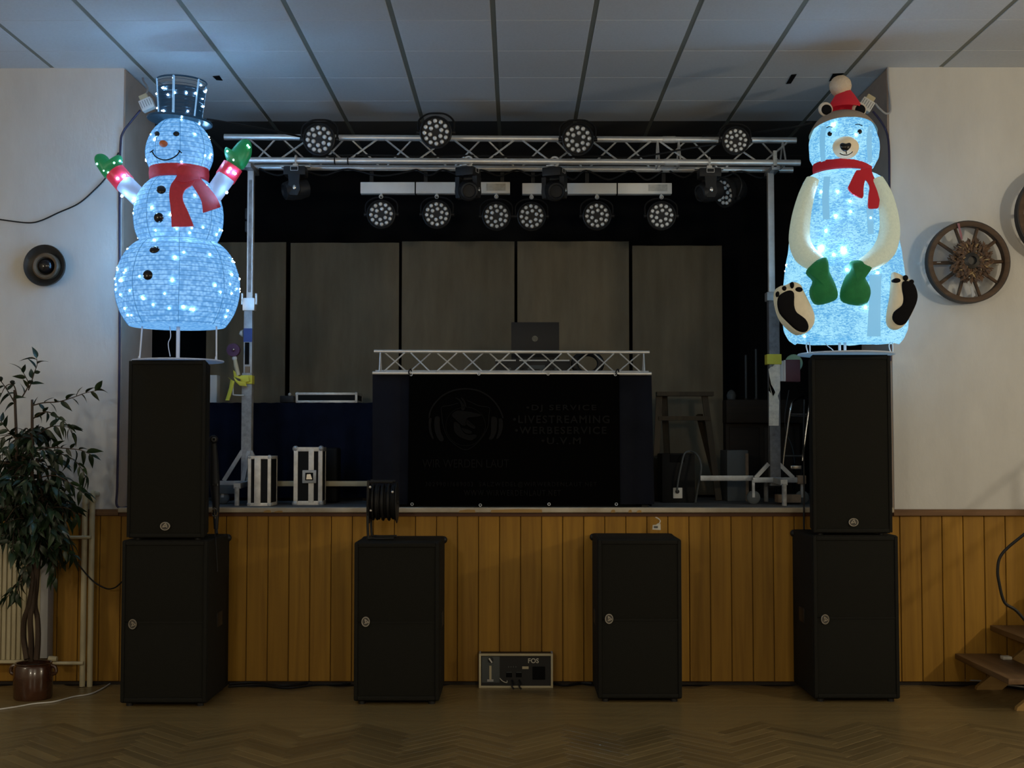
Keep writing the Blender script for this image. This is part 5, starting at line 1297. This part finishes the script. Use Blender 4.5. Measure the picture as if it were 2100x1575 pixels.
cable([P(-20,447,YW-.012), P(20,453,YW-.012), P(60,457,YW-.012), P(85,452,YW-.012), P(120,436,YW-.012), P(160,418,YW-.012), P(190,393,YW-.012), P(220,360,YW-.012), P(243,313,YW-.012)], .005, M['cable'], 'thin black wire drooping across the left wall', 'wall_wire')
cable([P(288,226,YW-.05), P(268,250,YW-.05), P(252,272,YW-.03), P(247,300,YW-.015), P(245,400,YW-.015), P(245,700,YW-.015), P(242,900,YW-.015), P(240,1000,YW-.015), P(240,1038,YW-.02), P(262,1040,YW-.03)], .0075, M['cable_p'], 'dark purple cable running down the left edge of the stage opening', 'wall_cable', 5)
cable([P(1790,228,YW-.05), P(1806,248,YW-.05), P(1818,270,YW-.02), P(1823,300,YW-.012), P(1824,360,YW-.012), P(1824,480,YW-.012), P(1824,600,YW-.012), P(1826,740,YW-.012)], .0075, M['cable_p'], 'dark purple cable running down the right edge of the stage opening', 'wall_cable', 5)
cable([P(1821,138,YW-.012), P(1822,170,YW-.012), P(1826,210,YW-.012), P(1826,228,YW-.012), P(1817,233,YW-.02), P(1803,222,YW-.04), P(1795,212,YW-.05)], .007, M['cream_g'], 'pale looped cable above the bear beside the right wall edge', 'loop_cable')
cable([P(278,136,YW+.3), P(292,148,YW+.3), P(294,165,YW+.2), P(303,180,YW+.1), P(298,196,YW-.02)], .007, M['cream_g'], 'pale cable coming down from the ceiling to the white adapter by the hat', 'loop_cable')
def adapter(u, v, rot, label):
    Y = YW-.07; c = P(u, v, Y); R = Matrix.Rotation(rot, 3, 'Y')
    t = thing('power_adapter', c, label, 'adapter', 'adapters beside the figures')
    def tr_(mb): mb.v = [c+R @ v for v in mb.v]; return mb
    tr_(MB().bevbox((-.045,-.03,-.04), (.045,.03,.04), .006)).build('body', M['white'], t)
    for k in range(5): tr_(MB().box((-.034+k*.017-.0015,-.0315,-.02), (-.034+k*.017+.0015,-.029,.028))).build('slot', M['greybox'], t, smooth=False)
    tr_(MB().bevbox((-.03,-.02,.04), (.03,.02,.075), .004)).build('plug', M['cream'], t)
    tr_(MB().cyl((0,.03,0), (0,.03+.04,0), .01)).build('wall_hook', M['steel'], t)
adapter(302, 215, math.radians(-24), 'white slotted power adapter hanging beside the snowman hat')
adapter(1776, 216, math.radians(32), 'white slotted power adapter hanging beside the bear hat')
# round black ornament
oc = P(93, 545, YW-.05); k_ = P(94,545,YW-.05).x-P(93,545,YW-.05).x
orn = thing('wall_ornament', (oc.x, YW-.05, oc.z-43*k_), 'round black wall ornament with brown inner ring on the left wall', 'ornament')
MB().lathe([(30*k_,-.05),(40*k_,-.02),(43*k_,.02),(42*k_,.03),(36*k_,.02),(28*k_,-.0),(.001,-.005)], oc, 40, 'Y', cap0=True).build('dish', M['hubdark'], orn)
c2 = oc+Vector((5*k_, -.01, -2.5*k_))
MB().lathe([(27*k_,-.01),(27*k_,.035),(24*k_,.045),(19*k_,.038),(17*k_,.012)], c2, 36, 'Y').build('ring', M['hubring'], orn)
MB().ball(c2+Vector((-1.5*k_,-.01,1.5*k_)), 15.5*k_, 24, 14, (1,.7,1)).build('dome', M['black_g'], orn)

# ------------------------------------------------------------------ right wall: wagon wheels
def wheel(u, v, rpx, label, wreath):
    Y = YW-.10; c = P(u, v, Y); k = P(u+1, v, Y).x-c.x; R = rpx*k
    t = thing('wagon_wheel', (c.x, YW-.05, c.z-R), label, 'wheel', 'old wagon wheels on the right wall')
    MB().lathe([(R*.865,-.03),(R*.865,.03),(R*.885,.034),(R*.975,.034),(R*.975,-.03),(R*.865,-.03)], c, 56, 'Y').build('rim', M['wheelwood'], t)
    MB().lathe([(R*.975,-.032),(R,-.032),(R,.032),(R*.975,.032),(R*.975,-.032)], c, 56, 'Y').build('iron_tyre', M['iron'], t)
    for i in range(10):
        a = 2*math.pi*i/10+.02; d = Vector((math.cos(a), 0, math.sin(a)))
        MB().tube([c+d*R*.12, c+d*R*.5, c+d*R*.88], [.017,.013,.012], 8).build('spoke', M['wheelwood'], t)
    MB().lathe([(.05,-.10),(.07,-.06),(.075,.03),(.055,.09),(.03,.10),(.028,.08),(.001,.08)], c, 24, 'Y', cap0=True).build('hub', M['hubdark'], t)
    if wreath:
        for nm, m_, cnt, sd in (('dried_leaves', M['dried'], 520, 1), ('dried_straw', M['dried2'], 110, 2)):
            rr = random.Random(sd); mb = MB()
            if sd == 1: wt = thing('dried_wreath', (c.x, Y-.06, c.z-R*.5), 'wreath of dried brown leaves round the hub of the whole wagon wheel', 'wreath')
            for i in range(cnt):
                a = rr.uniform(0, 2*math.pi); q = rr.uniform(.2, .5)*R if sd == 1 else rr.uniform(.18, .42)*R
                p = c+Vector((math.cos(a)*q, -.045-rr.uniform(0, .05), math.sin(a)*q)); L = rr.uniform(.03, .062); W = L*(.42 if sd == 1 else .2)
                d = Vector((math.cos(a)+rr.uniform(-.8,.8), rr.uniform(-.7,.3), math.sin(a)+rr.uniform(-.8,.8))).normalized(); s_ = d.cross(Vector((rr.uniform(-.4,.4),1,rr.uniform(-.4,.4)))).normalized(); nn = d.cross(s_)
                mb.add([p-d*L*.5, p+s_*W*.5+nn*W*.2, p+d*L*.5, p-s_*W*.5+nn*W*.2, p+nn*W*.35], [(0,1,4),(1,2,4),(2,3,4),(3,0,4)])
            mb.build(nm, m_, wt, kind='stuff', smooth=False)
        MB().sheet([[P(1963,458,Y-.045), P(1968,458,Y-.045)], [P(1966,470,Y-.045), P(1970,470,Y-.045)], [P(1968,480,Y-.04), P(1973,480,Y-.04)], [P(1971,492,Y-.035), P(1974,491,Y-.035)]], .004).build('pink_ribbon', mat('pink_ribbon', (.30,.12,.13), .8), wt)
        for (p_, q_) in (((1922,537),(1926,540)), ((2042,541),(2047,544))):
            MB().bevbox(P(p_[0],p_[1],Y-.02), P(q_[0],q_[1],Y+.02), .003).build('wire_tie', M['paper'], wt)
        MB().sheet([[P(1990,588,Y-.03), P(1995,586,Y-.03)], [P(1992,600,Y-.03), P(1998,599,Y-.03)], [P(1994,610,Y-.03), P(2001,606,Y-.03)]], .003).build('pale_ribbon', M['cream_g'], wt)
wheel(1984, 538, 85, 'old wooden wagon wheel with dried wreath on the right wall', True)
wheel(2181, 441, 98, 'wooden wagon wheel cut off by the right edge of the photo', False)

# ------------------------------------------------------------------ stairs on the right
x1 = P(1958,1340,8.93).x; z1_ = P(1958,1340,8.93).z; run, rise = P(2030,1282,8.93).x-x1, P(2030,1282,8.93).z-z1_
Yn = 8.93*(899/1008)
sr = thing('wooden_stairs', (x1+.6, (8.93+Yn)/2, 0), 'open wooden stairs with brown treads at the right edge', 'stairs')
nst = 6
for i in range(nst):
    xx = x1+run*i; zz_ = z1_+rise*i
    MB().bevbox((xx, Yn, zz_-.036), (xx+run+.06, 8.93, zz_), .004).build('tread', M['stair'], sr)
sl = rise/run; xe = x1+run*nst
for y in (Yn+.16, 8.93-.11):
    MB().prism([(x1+.10, y-.02, 0), (x1+.27, y-.02, 0), (xe, y-.02, sl*(xe-x1-.27)), (xe, y-.02, sl*(xe-x1-.08)), (x1+.105, y-.02, .02)], (0,.04,0)).build('stringer', M['stringer'], sr, smooth=False)
pc = P(2062,1337,8.7); MB().bevbox((pc.x-.03, 8.66, z1_), (pc.x+.03, 8.72, z1_+.022), .006).build('paper_scrap', M['paper'], None, 'small white scrap lying on the lowest visible stair tread', 'scrap')
# handrail of bent tube
YRl = Yn+.10
hr_ = thing('handrail', (P(2060,1230,YRl).x, YRl, z1_), 'dark bent tube handrail of the stairs at the right edge', 'handrail')
p_end = [P(2060,1235,YRl), P(2049,1195,YRl), P(2046,1170,YRl), P(2050,1145,YRl), P(2065,1125,YRl), P(2100,1096,YRl)]
top_d = Vector((run, 0, rise)).normalized()
base_pt = Vector((P(2085,1253,YRl).x, YRl, P(2085,1253,YRl).z))
p2 = P(2118,1292,YRl)
MB().tube(catmull([Vector((p2.x, YRl, p2.z)), base_pt]+p_end+[p_end[-1]+top_d*.4, p_end[-1]+top_d*1.4], 6), .0095, 8).build('rail', M['cable'], hr_)
for k in (.05, .55, 1.05, 1.4):
    q_ = p_end[-1]+top_d*k; MB().cyl(q_, (q_.x, YRl, z1_+rise*max(0, math.floor((q_.x-x1)/run))), .012, seg=8).build('post', M['cable'], hr_)
MB().tube([p_end[-1]+top_d*.05-Vector((0,0,.22)), p_end[-1]+top_d*1.4-Vector((0,0,.22))], .0095, 8).build('lower_rail', M['cable'], hr_)

# ------------------------------------------------------------------ potted ficus
Yq = G(68, 1440, 0).y+.13; px_ = P(68,1400,Yq).x; kq = P(69,1400,Yq).x-px_; rz1 = P(68,1358,Yq).z
fc = thing('potted_ficus', (px_, Yq, 0), 'leafy artificial ficus tree in a brown glazed pot', 'plant')
pot = MB().lathe([(.001,0),(36*kq,0),(38*kq,.01),(39*kq,rz1*.5),(38.5*kq,rz1*.9),(36*kq,rz1*.95),(38*kq,rz1*.985),(36*kq,rz1),(33*kq,rz1*.985),(33*kq,rz1*.88),(.001,rz1*.88)], (px_, Yq, 0), 36).build('pot', M['pot'], fc)
for s in (-1, 1):
    MB().tube(catmull([(px_+s*36*kq, Yq, rz1*.92), (px_+s*45*kq, Yq, rz1*.86), (px_+s*46*kq, Yq, rz1*.72), (px_+s*38*kq, Yq, rz1*.66)], 5), .012, 8).build('pot_handle', M['pot'], pot)
MB().lathe([(.001,rz1*.90),(32.5*kq,rz1*.885)], (px_, Yq, 0), 24).build('soil', M['soil'], pot)
def tp(u, v, dy=0.0): return P(u, v, Yq+dy)
trunks = [[(55,1352),(50,1320),(48,1300),(50,1270),(58,1245),(64,1210),(66,1170),(50,1110),(38,1040),(35,960),(33,880),(30,800)],
          [(64,1355),(64,1310),(62,1270),(66,1240),(70,1200),(72,1150),(68,1080),(66,1000),(66,930),(66,860),(66,820)],
          [(75,1352),(78,1310),(77,1270),(72,1240),(76,1200),(80,1150),(90,1080),(85,1000),(75,940)]]
for i, tk in enumerate(trunks):
    ps = catmull([tp(u, v, .03*math.sin(j*1.1+i*2)) for j, (u, v) in enumerate(tk)], 4)
    MB().tube(ps, [.021-.013*k/len(ps) for k in range(len(ps))], 8).build('trunk', M['bark'], fc)
# leaf meshes, shared
def leaf_mesh(L, bend):
    mb = MB(); W = L*.40; N = 6; rows = []
    for i in range(N+1):
        t = i/N; w = W*.5*math.sin(math.pi*min(1, t**.75))*(1-.25*t); z = -bend*L*t*t
        rows.append((Vector((t*L, -w, z+w*.35)), Vector((t*L, 0, z)), Vector((t*L, w, z+w*.35))))
    for r in rows: mb.v += list(r)
    for i in range(N):
        for c in range(2): mb.f.append((i*3+c, i*3+c+1, (i+1)*3+c+1, (i+1)*3+c))
    me = mb.mesh('leaf', smooth=True); me.materials.append(M['leaf']); return me, mb
leaves = [leaf_mesh(.075, .25), leaf_mesh(.085, .45), leaf_mesh(.066, .12), leaf_mesh(.08, .7)]
rl_ = random.Random(11)
spots = []                                   # (point, outward direction)
def twig(pts, dens=1.0, droop=0.0):
    ps = catmull([tp(u, v, d) for u, v, d in pts], 5)
    MB().tube(ps, [.0048-.003*k/len(ps) for k in range(len(ps))], 5).build('twig', M['bark'], fc)
    n = max(3, int((ps[-1]-ps[0]).length/.028*dens)+1)
    for i in range(n):
        k = (i+.4)/n*(len(ps)-1)*.98+.02*(len(ps)-1); j = int(min(k, len(ps)-2)); p = ps[j]+(ps[j+1]-ps[j])*(k-j); d = (ps[j+1]-ps[j]).normalized()
        side = d.cross(Vector((rl_.uniform(-.5,.5),-1,rl_.uniform(-.5,.5)))).normalized()*(1 if i % 2 else -1)
        spots.append((p, (d*.8+side*rl_.uniform(.5,1.1)+Vector((0,rl_.uniform(-.5,.2),-droop-rl_.uniform(0,.25)))).normalized()))
    spots.append((ps[-1], (ps[-1]-ps[-2]).normalized()))
# the twigs one can tell apart
twig([(58,800,0),(64,785,-.02),(70,765,-.03),(76,748,-.04),(75,735,-.04)], .8)
twig([(45,815,0),(58,790,-.02),(52,772,-.03),(46,762,-.03)], .6)
twig([(66,832,0),(90,826,-.03),(120,824,-.05),(150,815,-.07),(175,806,-.08),(198,801,-.1)], .75)
twig([(66,860,0),(90,845,-.05),(112,850,-.08),(135,868,-.1),(148,890,-.1)], .9, .5)
twig([(75,920,0),(110,918,-.05),(140,920,-.08),(165,923,-.1),(186,932,-.1)], .8)
twig([(85,935,0),(120,930,-.05),(150,942,-.08),(168,962,-.1),(175,980,-.1)], 1.0, .5)
twig([(80,980,0),(110,975,-.06),(135,985,-.09),(155,1000,-.1),(172,1012,-.1)], .8, .3)
twig([(88,1005,0),(115,1008,-.06),(138,1018,-.08)], .9, .2)
twig([(85,1050,0),(115,1040,-.05),(145,1045,-.08),(158,1060,-.08)], 1.0, .4)
twig([(33,900,0),(15,880,-.03),(0,862,-.05),(-20,850,-.06)], 1.0, .3)
twig([(32,830,0),(18,805,-.02),(0,780,-.03),(-15,775,-.04)], 1.0, .6)
twig([(35,815,0),(28,790,-.03),(12,792,-.05),(0,815,-.05)], 1.0, .5)
twig([(60,1180,0),(40,1195,-.06),(25,1210,-.09),(15,1225,-.1)], 1.4, .4)
twig([(62,1150,0),(45,1180,-.06),(38,1205,-.1),(35,1222,-.1)], 1.3, .5)
twig([(85,1130,0),(105,1150,-.06),(112,1170,-.08),(108,1190,-.08)], 1.2, .6)
# the dense crown
for i in range(170):
    u0, v0 = rl_.choice(((36,950),(66,900),(66,960),(80,1000),(70,1060),(60,1100),(75,1130),(40,1050),(90,1060),(80,1080),(60,1030),(20,1000),(10,950),(100,1030),(45,1090),(30,1080),(95,1100)))
    a = rl_.uniform(0, 2*math.pi); L = rl_.uniform(35, 95); du = math.cos(a)*L*.95; dy = math.sin(a)*L*kq*1.1
    u2 = u0+du; v2 = v0+rl_.uniform(-25, 60)
    if u2 > 150: u2 = 150
    if v0 > 1080: v2 = min(v2, 1150)
    twig([(u0,v0,0), ((u0+u2)/2, (v0+v2)/2-14, dy*.5), (u2, v2, dy)], .95, .45)
rl_.shuffle(spots)
spots.sort(key=lambda s: s[0].y-.25*rl_.random())
restm = MB()
for i, (p, d) in enumerate(spots):
    yaw = math.atan2(d.y, d.x); pit = -math.asin(max(-1, min(1, d.z))); roll = rl_.uniform(-1.2, 1.2); li = rl_.randrange(4)
    if i < 300:
        o = inst('leaf', leaves[li][0], fc, p, (roll, pit, yaw)); s_ = rl_.uniform(.95, 1.35); o.scale = (s_, s_, s_)
    else:
        from mathutils import Euler
        R = Euler((roll, pit, yaw)).to_matrix(); restm.add([p+R @ (v*1.15) for v in leaves[li][1].v], leaves[li][1].f)
if restm.v: restm.build('foliage', M['leaf'], fc, kind='stuff')
